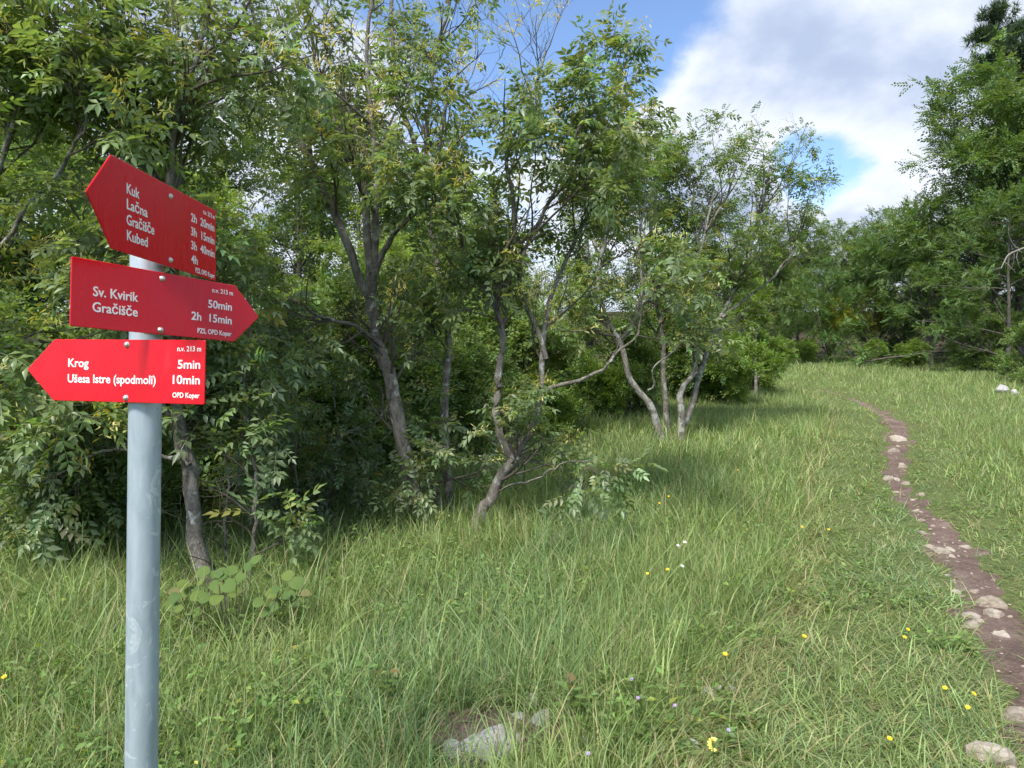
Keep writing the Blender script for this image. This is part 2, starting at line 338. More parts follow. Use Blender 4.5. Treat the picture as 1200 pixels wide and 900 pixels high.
def zinc():
    m, t = newmat('galvanised_steel')
    c = N(t, 'ShaderNodeTexCoord'); mp = N(t, 'ShaderNodeMapping'); t.links.new(c.outputs['Object'], mp.inputs[0]); mp.inputs['Scale'].default_value = (1, 1, 0.22)
    a = noise(t, mp.outputs[0], 30, 6, 0.6, 0.6); b = noise(t, c.outputs['Object'], 9, 6, 0.7, 1.2, (3, 1, 2)); f = noise(t, c.outputs['Object'], 130, 2, 0.5)
    g = ramp(t, a, [(0.3, (0.27, 0.33, 0.37)), (0.7, (0.39, 0.45, 0.49))])
    sc = ramp(t, b, [(0.57, (0, 0, 0)), (0.60, (0.5, 0.5, 0.5)), (0.66, (0.2, 0.2, 0.2))])
    x = N(t, 'ShaderNodeMix', data_type='RGBA'); t.links.new(sc, x.inputs[0]); t.links.new(g, x.inputs[6]); x.inputs[7].default_value = (0.62, 0.66, 0.68, 1)
    sp = ramp(t, f, [(0.22, (0.35, 0.35, 0.35)), (0.27, (1, 1, 1))])
    y = N(t, 'ShaderNodeMix', data_type='RGBA', blend_type='MULTIPLY'); y.inputs[0].default_value = 1; t.links.new(x.outputs[2], y.inputs[6]); t.links.new(sp, y.inputs[7])
    p = N(t, 'ShaderNodeBsdfPrincipled'); p.inputs['Metallic'].default_value = 0.35; p.inputs['Specular IOR Level'].default_value = 0.4
    t.links.new(y.outputs[2], p.inputs['Base Color']); t.links.new(ramp(t, a, [(0.3, (0.42,) * 3), (0.7, (0.58,) * 3)]), p.inputs['Roughness'])
    bu = N(t, 'ShaderNodeBump'); bu.inputs['Strength'].default_value = 0.1; bu.inputs['Distance'].default_value = 0.004; t.links.new(a, bu.inputs['Height']); t.links.new(bu.outputs[0], p.inputs['Normal'])
    o = N(t, 'ShaderNodeOutputMaterial'); t.links.new(p.outputs[0], o.inputs[0]); return m
MAT['red'] = sign_red(); MAT['zinc'] = zinc(); MAT['white'] = simple('white_print', (0.78, 0.78, 0.76), 0.45); MAT['steel'] = simple('bolt_steel', (0.55, 0.55, 0.53), 0.35, 0.7, vary=0.25, vscale=200)
MAT['alu'] = simple('board_edge', (0.55, 0.12, 0.12), 0.45)

def lathe(prof, seg=24, axis='Z'):
    V = []; Fc = []
    for (r, z) in prof:
        for k in range(seg):
            a = 2 * math.pi * k / seg; V.append((r * math.cos(a), r * math.sin(a), z))
    for i in range(len(prof) - 1):
        for k in range(seg): Fc.append((i * seg + k, i * seg + (k + 1) % seg, (i + 1) * seg + (k + 1) % seg, (i + 1) * seg + k))
    V = np.array(V)
    if axis == '-Y': V = np.stack([V[:, 0], -V[:, 2], V[:, 1]], 1)
    return V, np.array(Fc)
pbx, pby = -0.963, 1.80
gz = tz(pbx, pby)
post = empty('signpost', (pbx, pby, gz), label='galvanised steel signpost carrying three red arrow boards with white lettering', cat='signpost')
H_ = 2.075 - gz; lean = 0.0168
V, Fc = lathe([(0.0385, -0.4), (0.0385, 0.0)] + [(0.0385, H_ * k / 6) for k in range(1, 7)] + [(0.036, H_ + 0.004), (0.0, H_ + 0.006)], 40)
V[:, 0] += V[:, 2] * lean
obj('pole', mesh_np('pole', V, Fc, MAT['zinc'], smooth=True), post)

def arrow_board(L, tip, H, flip, pos, yaw, pit, rol, lines, bolts, label):
    """outline in the board's own plane: rectangle L x H with an arrow tip on one side; rounded corners, 3 mm sheet"""
    raw = [(-L / 2, -H / 2), (L / 2, -H / 2), (L / 2 + tip, 0), (L / 2, H / 2), (-L / 2, H / 2)]
    if flip < 0: raw = [(-x, z) for x, z in raw][::-1]
    pts = []
    n = len(raw); r = 0.004
    for i in range(n):
        p = np.array(raw[i]); a = norm(np.array(raw[i - 1]) - p); b = norm(np.array(raw[(i + 1) % n]) - p)
        for k in range(4):
            q = k / 3; c = p + a * r * (1 - q) ** 2 + b * r * q ** 2; pts.append(c)
    pts = np.array(pts); m_ = len(pts)
    ins = pts * np.array([1 - 0.0012 / (L / 2), 1 - 0.0012 / (H / 2)])
    V = np.concatenate([np.c_[ins[:, 0], np.full(m_, -0.0015), ins[:, 1]], np.c_[pts[:, 0], np.full(m_, -0.0006), pts[:, 1]],
                        np.c_[pts[:, 0], np.full(m_, 0.0012), pts[:, 1]], np.c_[ins[:, 0], np.full(m_, 0.0016), ins[:, 1]]])
    me = bpy.data.meshes.new('sign_board')
    faces = [list(range(m_)), list(range(3 * m_, 4 * m_))[::-1]]
    for l in range(3):
        for i in range(m_): faces.append([l * m_ + i, (l + 1) * m_ + i, (l + 1) * m_ + (i + 1) % m_, l * m_ + (i + 1) % m_])
    me.from_pydata(V.tolist(), [], faces); me.materials.append(MAT['red']); me.update()
    b = obj('sign_board', me, post, label=label)
    R = Matrix.Rotation(yaw, 4, 'Z') @ Matrix.Rotation(pit, 4, 'X') @ Matrix.Rotation(rol, 4, 'Y')
    b.matrix_local = Matrix.Translation(Vector(pos) - post.location) @ R
    for (txt, x, z, size, al, wid) in lines:
        t = text_mesh(txt, size, 0.0148 if size > 0.018 else 0.012, al, wid); t.materials.append(MAT['white'])
        o = obj('lettering', t, b); o.location = (x, -0.00195, z)
    for (x, z) in bolts:
        V, Fc = lathe([(0.0075, 0.0), (0.0075, 0.0012), (0.0058, 0.0014), (0.0056, 0.0042), (0.0042, 0.0058), (0.0, 0.0062)], 18, '-Y')
        o = obj('bolt', mesh_np('bolt', V, Fc, MAT['steel']), b); o.location = (x, -0.0016, z)
    # the clamps behind the board
    for _, zc in bolts:
        x0, x1, y0, y1, z0, z1 = -0.03, 0.03, 0.0018, 0.022, zc - 0.012, zc + 0.012
        V = np.array([(x, y, z) for x in (x0, x1) for y in (y0, y1) for z in (z0, z1)])
        Fc = np.array([(0, 1, 3, 2), (4, 6, 7, 5), (0, 4, 5, 1), (2, 3, 7, 6), (0, 2, 6, 4), (1, 5, 7, 3)])
        obj('clamp', mesh_np('clamp', V, Fc, MAT['zinc']), b)
    return b
CAP = 1 / 0.65           # text size for a given cap height
arrow_board(0.436, 0.083, 0.156, -1, (-0.954, 1.75, 1.611), rad(-12.5), rad(-1.1), rad(0.9), [
    ('Krog', -0.176, 0.0085, 0.0195 * CAP, 'LEFT', 0.061), ('Ušesa Istre (spodmoli)', -0.176, -0.0310, 0.0195 * CAP, 'LEFT', 0.257),
    ('5min', 0.207, 0.0085, 0.0195 * CAP, 'RIGHT', 0.062), ('10min', 0.207, -0.029, 0.0195 * CAP, 'RIGHT', 0.075),
    ('n.v. 213 m', 0.208, 0.0505, 0.0115 * CAP, 'RIGHT', 0.066), ('OPD Koper', 0.205, -0.0625, 0.0115 * CAP, 'RIGHT', 0.075)],
    [(-0.002, 0.0655), (-0.002, -0.0665)], 'bright red lowest board, arrow pointing left, reading Krog 5min')
arrow_board(0.436, 0.083, 0.156, 1, (-0.877, 1.765, 1.78), rad(60.1), rad(-1.0), rad(2.3), [
    ('Sv. Kvirik', -0.170, -0.004, 0.0205 * CAP, 'LEFT', 0.108), ('Gračišče', -0.171, -0.0400, 0.0205 * CAP, 'LEFT', 0.108),
    ('50min', 0.209, 0.0065, 0.0195 * CAP, 'RIGHT', 0.075), ('2h  15min', 0.209, -0.031, 0.0195 * CAP, 'RIGHT', 0.124),
    ('n.v. 213 m', 0.211, 0.049, 0.0115 * CAP, 'RIGHT', 0.066), ('PZS, OPD Koper', 0.207, -0.064, 0.0120 * CAP, 'RIGHT', 0.105)],
    [(0.0, 0.0625), (-0.002, -0.0668)], 'red middle board, arrow pointing right, reading Sv. Kvirik 50min')
arrow_board(0.506, 0.086, 0.203, -1, (-0.86, 1.78, 1.974), rad(88.5), rad(-0.2), rad(0.4), [
    ('Kuk', -0.198, 0.0335, 0.0215 * CAP, 'LEFT', 0.052), ('Lačna', -0.198, -0.0015, 0.0215 * CAP, 'LEFT', 0.086),
    ('Gračišče', -0.198, -0.0365, 0.0215 * CAP, 'LEFT', 0.116), ('Kubed', -0.198, -0.0715, 0.0215 * CAP, 'LEFT', 0.086),
    ('2h  20min', 0.243, 0.0385, 0.0205 * CAP, 'RIGHT', 0.138), ('3h  15min', 0.243, 0.0015, 0.0205 * CAP, 'RIGHT', 0.138),
    ('3h  40min', 0.243, -0.0355, 0.0205 * CAP, 'RIGHT', 0.138), ('4h', 0.104, -0.0725, 0.0205 * CAP, 'LEFT', 0.036),
    ('n.v. 213 m', 0.245, 0.0745, 0.012 * CAP, 'RIGHT', 0.07), ('PZS, OPD Koper', 0.242, -0.0945, 0.0125 * CAP, 'RIGHT', 0.115)],
    [(-0.004, 0.0757), (-0.006, -0.0846)], 'taller red top board, arrow pointing left, reading Kuk, Lacna, Gracisce and Kubed')

# ------------------------------------------------------------------ tree making
def tube(P, R, sides):
    """P (m,k,3) polylines, R (m,k) radii -> V, quads"""
    m, k, _ = P.shape
    T = norm(np.gradient(P, axis=1)) if k > 1 else P * 0
    ref = np.where(np.abs(T[:, :1, 2:3]) > 0.8, np.array([1.0, 0.13, 0]), np.array([0.1, 0, 1.0]))
    A = norm(np.cross(T, np.broadcast_to(ref, T.shape))); B = np.cross(T, A)
    th = np.arange(sides) * 2 * math.pi / sides
    V = P[:, :, None, :] + R[:, :, None, None] * (np.cos(th)[None, None, :, None] * A[:, :, None, :] + np.sin(th)[None, None, :, None] * B[:, :, None, :])
    base = (np.arange(m)[:, None, None] * k + np.arange(k - 1)[None, :, None]) * sides
    j = np.arange(sides)[None, None, :]; j2 = (j + 1) % sides
    Q = np.stack([base + j, base + j2, base + sides + j2, base + sides + j], -1).reshape(-1, 4)
    return V.reshape(-1, 3), Q
def join(parts):
    Vs = []; Qs = []; n = 0
    for V, Q in parts:
        Vs.append(V); Qs.append(Q + n); n += len(V)
    return np.concatenate(Vs), np.concatenate(Qs)
def resample(pts, n, rng, wob=0.0):
    pts = np.array(pts, float); t = np.linspace(0, len(pts) - 1, n); P = cr(pts, t)
    if wob:
        w_ = np.cumsum(rng.normal(0, wob, (n, 3)), axis=0); w_ -= np.linspace(0, 1, n)[:, None] * w_[-1]; w_[0] = 0; P = P + w_
    return P
def spawn(P, R, n, t0, t1, ang, length, k, trop, wig, rng, rfac=0.6, rmin=0.0025, flat=0.0, lenfall=0.5):
    """n children on each parent polyline; returns their polylines and radii"""
    m, kk, _ = P.shape
    t = np.sort(rng.uniform(t0, t1, (m, n)), 1); f = t * (kk - 1); i = np.clip(f.astype(int), 0, kk - 2); u = (f - i)[..., None]
    I = np.arange(m)[:, None]
    o = P[I, i] * (1 - u) + P[I, i + 1] * u; T = norm(P[I, i + 1] - P[I, i]); r0 = R[I, i] * (1 - u[..., 0]) + R[I, i + 1] * u[..., 0]
    rv = rng.normal(0, 1, o.shape); rv[..., 2] *= (1 - flat)
    perp = norm(rv - (rv * T).sum(-1, keepdims=True) * T)
    a = rng.normal(ang, 0.18, t.shape)[..., None]
    d = norm(T * np.cos(a) + perp * np.sin(a))
    L = length * (1 - lenfall * t) * rng.uniform(0.6, 1.25, t.shape)
    o = o.reshape(-1, 3); d = d.reshape(-1, 3); L = L.reshape(-1); r0 = r0.reshape(-1)
    out = [o]; p = o
    for s in range(k - 1):
        d = norm(d + np.array([0, 0, trop]) / k + rng.normal(0, wig, d.shape) / math.sqrt(k))
        p = p + d * (L / (k - 1))[:, None]; out.append(p)
    Pn = np.stack(out, 1)
    rb = np.clip(np.minimum(r0 * rfac, 0.004 + L * 0.016), rmin, None)
    Rn = rb[:, None] * np.linspace(1, 0.3, k)[None, :]; Rn = np.maximum(Rn, rmin * 0.7)
    return Pn, Rn

def leaflet(L, W, bend=0.15):
    """pointed oval folded along its midrib; x along, z up; 4 triangles"""
    V = np.array([(0, 0, 0), (0.42 * L, W / 2, 0.10 * W), (0.5 * L, 0, -0.10 * W - bend * L * 0.2), (0.42 * L, -W / 2, 0.10 * W), (L, 0, -bend * L)])
    return V, np.array([(0, 2, 1), (0, 3, 2), (1, 2, 4), (2, 3, 4)])
def ash_leaf(rng, pairs=3, L=0.20, droop=0.35):
    V = []; Fc = []; n = 0
    def add(pos, yaw, l, wd, tilt):
        nonlocal n
        v, f = leaflet(l, wd, rng.uniform(0.1, 0.3))
        c, s = math.cos(tilt), math.sin(tilt)
        v = np.stack([v[:, 0] * c + v[:, 2] * s, v[:, 1], -v[:, 0] * s + v[:, 2] * c], 1)
        c, s = math.cos(yaw), math.sin(yaw)
        v = np.stack([v[:, 0] * c - v[:, 1] * s, v[:, 0] * s + v[:, 1] * c, v[:, 2]], 1) + pos
        V.append(v); Fc.append(f + n); n += len(v)
    rach = lambda t: np.array([t * L, 0, -droop * L * t * t])
    for i in range(pairs):
        t = 0.3 + 0.55 * i / max(1, pairs - 1)
        for s in (-1, 1):
            l = L * rng.uniform(0.36, 0.44); add(rach(t), s * rng.uniform(0.85, 1.15), l, l * rng.uniform(0.42, 0.5), rng.uniform(0.05, 0.5))
    l = L * 0.44; add(rach(0.92), 0, l, l * 0.46, 0.35)
    # the stalk
    k = len(np.concatenate(V)); w_ = 0.0016
    P = [rach(t) for t in (0, 0.5, 0.95)]
    v = np.concatenate([[p + (0, w_, 0), p - (0, w_, 0)] for p in P]); V.append(v)
    Fc.append(np.array([(k, k + 1, k + 3), (k, k + 3, k + 2), (k + 2, k + 3, k + 5), (k + 2, k + 5, k + 4)]))
    return np.concatenate(V), np.concatenate(Fc)
_r = np.random.default_rng(21)
ASH = [ash_leaf(_r, 3, 0.20, 0.3), ash_leaf(_r, 3, 0.21, 0.55), ash_leaf(_r, 2, 0.17, 0.35), ash_leaf(_r, 3, 0.19, 0.1)]
def panicle(rng):
    V = []; Fc = []
    for i in range(16):
        v, f = leaflet(0.028, 0.006, 0.0); a = rng.uniform(0, 6.28); e = rng.uniform(-0.9, 0.9); p = rng.normal(0, 0.022, 3) + (0.05, 0, 0)
        X = norm(np.array([math.cos(a) * math.cos(e), math.sin(a) * math.cos(e), math.sin(e)])); Y = norm(np.cross(X, (0.3, 0.2, 1))); Z = np.cross(X, Y)
        v = v[:, :1] * X + v[:, 1:2] * Y + v[:, 2:] * Z + p
        Fc.append(f + len(V) * 5); V.append(v)
    return np.concatenate(V), np.concatenate(Fc)
PAN = [panicle(_r), panicle(_r)]
def single(L, W):
    v = np.array([(0, 0, 0), (0.45 * L, W / 2, 0.02 * L), (L, 0, -0.12 * L), (0.45 * L, -W / 2, 0.02 * L)])
    return v, np.array([(0, 1, 2), (0, 2, 3)]) * 1
OVAL = [single(0.085, 0.05), single(0.075, 0.036), single(0.095, 0.062)]
def spray(rng, n, L, leafL, leafW):
    """a flat little twig of leaves (two ranks)"""
    V = []; Fc = []
    for i in range(n):
        v, f = single(leafL * rng.uniform(0.8, 1.15), leafW * rng.uniform(0.85, 1.15))
        s = 1 if i % 2 else -1; a = s * rng.uniform(0.5, 1.0) if i < n - 1 else 0
        e = rng.uniform(-0.35, 0.35)
        X = np.array([math.cos(a) * math.cos(e), math.sin(a) * math.cos(e), math.sin(e)]); Z = norm(np.array([rng.normal(0, 0.3), rng.normal(0, 0.3), 1])); Y = norm(np.cross(Z, X)); Z = np.cross(X, Y)
        t = i / max(1, n - 1)
        p = np.array([t * L, s * 0.008, -0.12 * L * t * t + rng.normal(0, 0.01)])
        Fc.append(f + len(V) * 4); V.append(v[:, :1] * X + v[:, 1:2] * Y + v[:, 2:] * Z + p)
    return np.concatenate(V), np.concatenate(Fc)
SPRAY = [spray(_r, 7, 0.24, 0.085, 0.05) for _ in range(4)]
BIGSPRAY = [spray(_r, 11, 0.46, 0.115, 0.07) for _ in range(4)]
def needles(rng):
    V = []; Fc = []
    for i in range(14):
        a = rng.uniform(0, 6.28); e = rng.uniform(0.0, 1.2); X = np.array([math.sin(e), math.cos(e) * math.cos(a), math.cos(e) * math.sin(a)]); Y = norm(np.cross(X, (0.2, 0.5, 0.8)))
        v = np.array([[0, 0, 0], [0.24, 0, 0]]); 
        V.append(np.array([-Y * 0.012, Y * 0.012, X * 0.26])); Fc.append(np.array([(0, 1, 2)]) + i * 3)
    return np.concatenate(V), np.concatenate(Fc)
NEED = [needles(_r), needles(_r)]

def frames(pos, d, up, rng, tilt):
    X = norm(d); Zr = norm(up + rng.normal(0, tilt, X.shape)); Y = norm(np.cross(Zr, X)); Z = np.cross(X, Y)
    return X, Y, Z
def place(tmpl, pos, X, Y, Z, s):
    v, f = tmpl
    V = pos[:, None, :] + s[:, None, None] * (v[None, :, 0:1] * X[:, None] + v[None, :, 1:2] * Y[:, None] + v[None, :, 2:3] * Z[:, None])
    Fc = f[None] + (np.arange(len(pos)) * len(v))[:, None, None]
    return V.reshape(-1, 3), Fc.reshape(-1, 3)
def on_twigs(P, n, t0, rng, fwd=0.6, out=1.0, droop=0.1):
    """n leaf stations per twig, opposite sides; positions and outward directions"""
    m, k, _ = P.shape
    t = np.concatenate([np.linspace(t0, 1.0, n)[None, :] + rng.uniform(-0.06, 0.06, (m, n))], 1).clip(0, 1)
    f = t * (k - 1); i = np.clip(f.astype(int), 0, k - 2); u = (f - i)[..., None]; I = np.arange(m)[:, None]
    o = P[I, i] * (1 - u) + P[I, i + 1] * u; T = norm(P[I, i + 1] - P[I, i])
    rv = rng.normal(0, 1, o.shape); rv[..., 2] *= 0.5; perp = norm(rv - (rv * T).sum(-1, keepdims=True) * T)
    d = norm(T * fwd * rng.uniform(0.5, 1.4, t.shape)[..., None] + perp * out - np.array([0, 0, droop]))
    return o.reshape(-1, 3), d.reshape(-1, 3)
def leafcolours(rng, n, base, var, yellow=0.0):
    c = np.array(base)[None] * np.exp(rng.normal(0, var, (n, 1))) * np.exp(rng.normal(0, 0.07, (n, 3)))
    if yellow:
        y = rng.random(n) < yellow; c[y] = c[y] * np.array([1.9, 1.35, 0.9])
    return np.clip(c, 0.004, 0.7)
def clumpmask(pos, rng, thr, s=2.2):
    q = pos * s + rng.uniform(0, 50, 3)
    v = np.sin(q[:, 0] + 1.3 * np.sin(q[:, 2] * 0.8)) + np.sin(q[:, 1] * 1.1 + 1.2 * np.sin(q[:, 0] * 0.7)) + np.sin(q[:, 2] * 1.3 + np.sin(q[:, 1] * 0.9))
    return v > thr

LEAFMESH = {}
def leaf_objects(crown, base, tm, pos, X, Y, Z, s, col_mean, mat):
    key = id(tm)
    for q in range(len(pos)):
        vi = random.randrange(len(tm)); ci = random.randrange(3)
        k = (key, vi, ci, tuple(np.round(col_mean, 3)))
        if k not in LEAFMESH:
            v, f = tm[vi]; cc_ = np.array(col_mean) * (0.8, 1.0, 1.25)[ci]
            LEAFMESH[k] = mesh_np('leaf', v, f, mat, np.tile(cc_, (len(v), 1)))
        o = bpy.data.objects.new('leaf', LEAFMESH[k]); COL.objects.link(o); o.parent = crown
        Mx = Matrix(((X[q, 0], Y[q, 0], Z[q, 0], 0), (X[q, 1], Y[q, 1], Z[q, 1], 0), (X[q, 2], Y[q, 2], Z[q, 2], 0), (0, 0, 0, 1)))
        o.matrix_local = Matrix.Translation(Vector(pos[q] - base)) @ Mx @ Matrix.Scale(float(s[q]), 4)

def ash_tree(name, label, cat, stems, seed, col=(0.18, 0.25, 0.12), bark='bark', n1=7, L1=1.3, n2=5, L2=0.6, n3=3, L3=0.3, t0=0.35, trop=0.7, ang=0.75, leaves=3, lsize=1.0, pan=0.05, thr=-1.6, group=None,
             big=0, tmpl=None, sides=9, yellow=0.03, droop=0.25, cut=None, thin=None, lenfall=0.4, mat='leaf', wob=0.012):
    """stems: list of (points, r_bottom, r_top, t0 or None); all in world space"""
    rng = np.random.default_rng(seed); tmpl = tmpl or ASH
    base = np.array(stems[0][0][0], float); base[2] = tz(base[0], base[1])
    root = empty(name, base, label=label, cat=cat, group=group)
    P1s = []; R1s = []
    for si, (pts, ra, rb, st0, *sc_) in enumerate(stems):
        P = resample(pts, 26, rng, wob); tl = np.linspace(0, 1, 26)
        R = ra + (rb - ra) * tl ** 0.85
        if si == 0 or st0 is None: R = R * (1 + 0.55 * np.exp(-tl * 26))
        R = R * (1 + rng.normal(0, 0.035, 26))
        V, Q = tube(P[None], R[None], sides)
        kind = 'trunk' if st0 is None else 'branch'
        obj(kind, mesh_np(kind, V - base, Q, MAT[bark], smooth=True), root)
        s0 = t0 if st0 is None else st0
        Ls = np.linalg.norm(np.diff(P, axis=0), axis=1).sum()
        n = 1 if sc_ else max(3, int(n1 * Ls / 2.2))
        a, b = spawn(P[None], R[None], n, s0, 1.0, ang, L1 * (sc_[0] if sc_ else 1), 7, trop, 0.35, rng, 0.62, 0.004, 0.0, lenfall)
        P1s.append(a); R1s.append(b)
        # the stem's own tip carries on as a branch
        if sc_: continue
        P1s.append(resample(P[-8:], 7, rng)[None]); R1s.append(np.linspace(rb, rb * 0.5, 7)[None])
    P1 = np.concatenate(P1s); R1 = np.concatenate(R1s)
    P2, R2 = spawn(P1, R1, n2, 0.18, 1.0, 0.75, L2, 6, trop * 0.8, 0.4, rng, 0.6, 0.003)
    P3, R3 = spawn(P2, R2, n3, 0.25, 1.0, 0.7, L3, 5, trop * 0.6, 0.4, rng, 0.65, 0.0022)
    V, Q = join([tube(P1, R1, 6), tube(P2, R2, 4), tube(P3, R3, 3)])
    obj('twigs', mesh_np('twigs', V - base, Q, MAT['twig'], smooth=True), root, kind='stuff')
    tw = np.concatenate([resample3(P2), resample3(P3)])
    pos, d = on_twigs(tw, leaves, 0.35, rng, 0.7, 0.9, droop)
    keep = clumpmask(pos, rng, thr); pos = pos[keep]; d = d[keep]
    ok = pos[:, 2] > terr(pos[:, 0], pos[:, 1]) + 0.12; pos = pos[ok]; d = d[ok]
    if cut: ok = ~((pos[:, 2] < cut[0]) & (np.abs(pos[:, 0] - cut[1]) < cut[2]) & (pos[:, 1] < cut[3])); pos = pos[ok]; d = d[ok]
    if thin: ok = rng.random(len(pos)) > np.clip((pos[:, 2] - thin[0]) / thin[1], 0, 0.75); pos = pos[ok]; d = d[ok]
    n = len(pos); X, Y, Z = frames(pos, d, np.array([0, 0, 1.0]), rng, 0.4); s = lsize * rng.uniform(0.65, 1.2, n)
    cols = leafcolours(rng, n, col, 0.22, yellow)
    single_out = np.zeros(n, bool)
    if big:
        sx_ = pos[:, 0] / np.maximum(pos[:, 1], 0.1) * F + 600; sy_ = HOR - (pos[:, 2] - CAMZ) / np.maximum(pos[:, 1], 0.1) * F
        inview = (sx_ > 0) & (sx_ < 1200) & (sy_ > 0) & (sy_ < 900) & (pos[:, 1] > 0)
        score = np.where(inview, s / pos[:, 1], 0); single_out[np.argsort(-score)[:big]] = True
    Vs = []; Fs = []; Cs = []; nv = 0
    which = rng.integers(0, len(tmpl), n)
    for k in range(len(tmpl)):
        q = (which == k) & ~single_out
        V, Fc = place(tmpl[k], pos[q], X[q], Y[q], Z[q], s[q]); Vs.append(V); Fs.append(Fc + nv); nv += len(V); Cs.append(np.repeat(cols[q], len(tmpl[k][0]), 0))
    if pan:
        tips = P3[:, -1]; td = norm(P3[:, -1] - P3[:, -2]); q = rng.random(len(tips)) < pan; tips = tips[q]; td = td[q]
        tX, tY, tZ = frames(tips, td, np.array([0, 0, 1.0]), rng, 0.3)
        for k in range(2):
            h = (np.arange(len(tips)) % 2) == k
            V, Fc = place(PAN[k], tips[h], tX[h], tY[h], tZ[h], rng.uniform(1.2, 2.4, h.sum())); Vs.append(V); Fs.append(Fc + nv); nv += len(V)
            Cs.append(np.repeat(leafcolours(rng, h.sum(), (0.58, 0.53, 0.2), 0.2), len(PAN[k][0]), 0))
    V = np.concatenate(Vs)
    crown = obj('crown', mesh_np('crown', V - base, np.concatenate(Fs), MAT[mat], np.concatenate(Cs)), root, kind='stuff')
    if big: leaf_objects(crown, base, tmpl, pos[single_out], X[single_out], Y[single_out], Z[single_out], s[single_out], col, MAT[mat])
    return root
def resample3(P, k=5):
    m, kk, _ = P.shape; t = np.linspace(0, kk - 1, k); i = np.clip(t.astype(int), 0, kk - 2); u = (t - i)[None, :, None]
    return P[:, i] * (1 - u) + P[:, i + 1] * u
def px(pts, d, dd=0.0):
    """stem through points seen at those places, standing at distance d (drifting by dd to its top)"""
    n = len(pts); return [at(a, b, d + dd * i / max(1, n - 1)) for i, (a, b) in enumerate(pts)]

# --- the front trees
GA = 'multi-stemmed ash trees standing at the edge of the meadow'
ash_tree('ash_tree', 'leafy ash with rough grey trunk rising from the round-leaved plant behind the signpost', 'tree', [
    (px([(243, 735), (240, 690), (232, 640), (226, 570), (214, 500), (206, 420), (203, 320), (199, 220), (198, 130), (190, 60)], 5.1, 0.5), 0.075, 0.03, None),
    (px([(204, 330), (185, 250), (166, 160), (150, 60), (140, -40)], 5.4, 0.4), 0.034, 0.014, 0.25),
    (px([(200, 230), (216, 160), (232, 90), (250, 10), (262, -60)], 5.4, -0.1), 0.03, 0.012, 0.25),
    (px([(222, 545), (190, 530), (150, 520), (100, 535), (60, 560)], 5.15, 0.3), 0.018, 0.007, 0.35)],
    101, n1=11, L1=1.15, n2=6, L2=0.55, n3=3, L3=0.28, t0=0.36, trop=0.35, big=240, pan=0.15, leaves=3, thr=-1.3, cut=(1.2, -2.2, 0.32, 5.3), thin=(3.3, 2.0))
ash_tree('ash_sapling', 'thin dark-stemmed ash sapling close beside the rough grey trunk near the signpost', 'tree', [
    (px([(286, 712), (286, 650), (284, 580), (281, 500), (286, 420), (292, 350)], 5.3, 0.2), 0.022, 0.008, None),
    (px([(272, 712), (271, 660), (270, 600), (262, 540), (250, 480)], 5.4, 0.2), 0.014, 0.006, None)],
    102, cut=(1.3, -2.2, 0.24, 5.3), n1=9, L1=0.7, n2=4, L2=0.42, n3=2, L3=0.22, t0=0.2, trop=0.2, big=60, pan=0.0, leaves=4)
ash_tree('ash_tree', 'tall ash with a leaning lichened trunk dividing into several limbs, left in the three-stem clump', 'tree', [
    (px([(499, 645), (494, 605), (473, 530), (457, 445), (442, 390), (434, 344)], 7.2, 0.0), 0.088, 0.06, None),
    (px([(434, 350), (401, 275), (355, 179), (319, 100), (300, 46), (285, -40)], 7.2, -0.5), 0.05, 0.014, 0.25),
    (px([(434, 344), (424, 220), (401, 174), (374, 92), (360, 0)], 7.2, 0.4), 0.045, 0.014, 0.25),
    (px([(434, 344), (438, 275), (441, 200), (436, 110), (440, 10), (445, -60)], 7.2, 0.1), 0.042, 0.014, 0.25),
    (px([(437, 352), (461, 285), (490, 240), (515, 170), (530, 100)], 7.2, -0.4), 0.036, 0.012, 0.2),
    (px([(450, 410), (420, 385), (380, 370), (335, 350), (305, 365)], 7.2, -0.8), 0.026, 0.008, 0.2)],
    103, n1=8, L1=1.1, n2=5, L2=0.6, n3=3, L3=0.3, t0=0.3, trop=0.55, big=200, pan=0.35, thr=-1.0, thin=(3.6, 1.6))
ash_tree('ash_tree', 'straight slender ash in the middle of the three-stem clump, with a short stump beside it', 'tree', [
    (px([(530, 640), (527, 600), (522, 520), (523, 440), (525, 410), (520, 350), (505, 260), (490, 170), (465, 100), (460, -10)], 7.7, 0.5), 0.058, 0.022, None),
    (px([(515, 640), (513, 605), (506, 578), (500, 560)], 7.6, 0), 0.042, 0.03, 0.9),
    (px([(498, 220), (507, 120), (515, 60), (535, 0), (550, -50)], 8.0, 0.3), 0.03, 0.012, 0.2)],
    104, n1=6, L1=1.1, n2=5, L2=0.55, n3=3, L3=0.3, t0=0.35, trop=0.6, big=40, pan=0.25, thr=-1.2, thin=(4.2, 1.8))
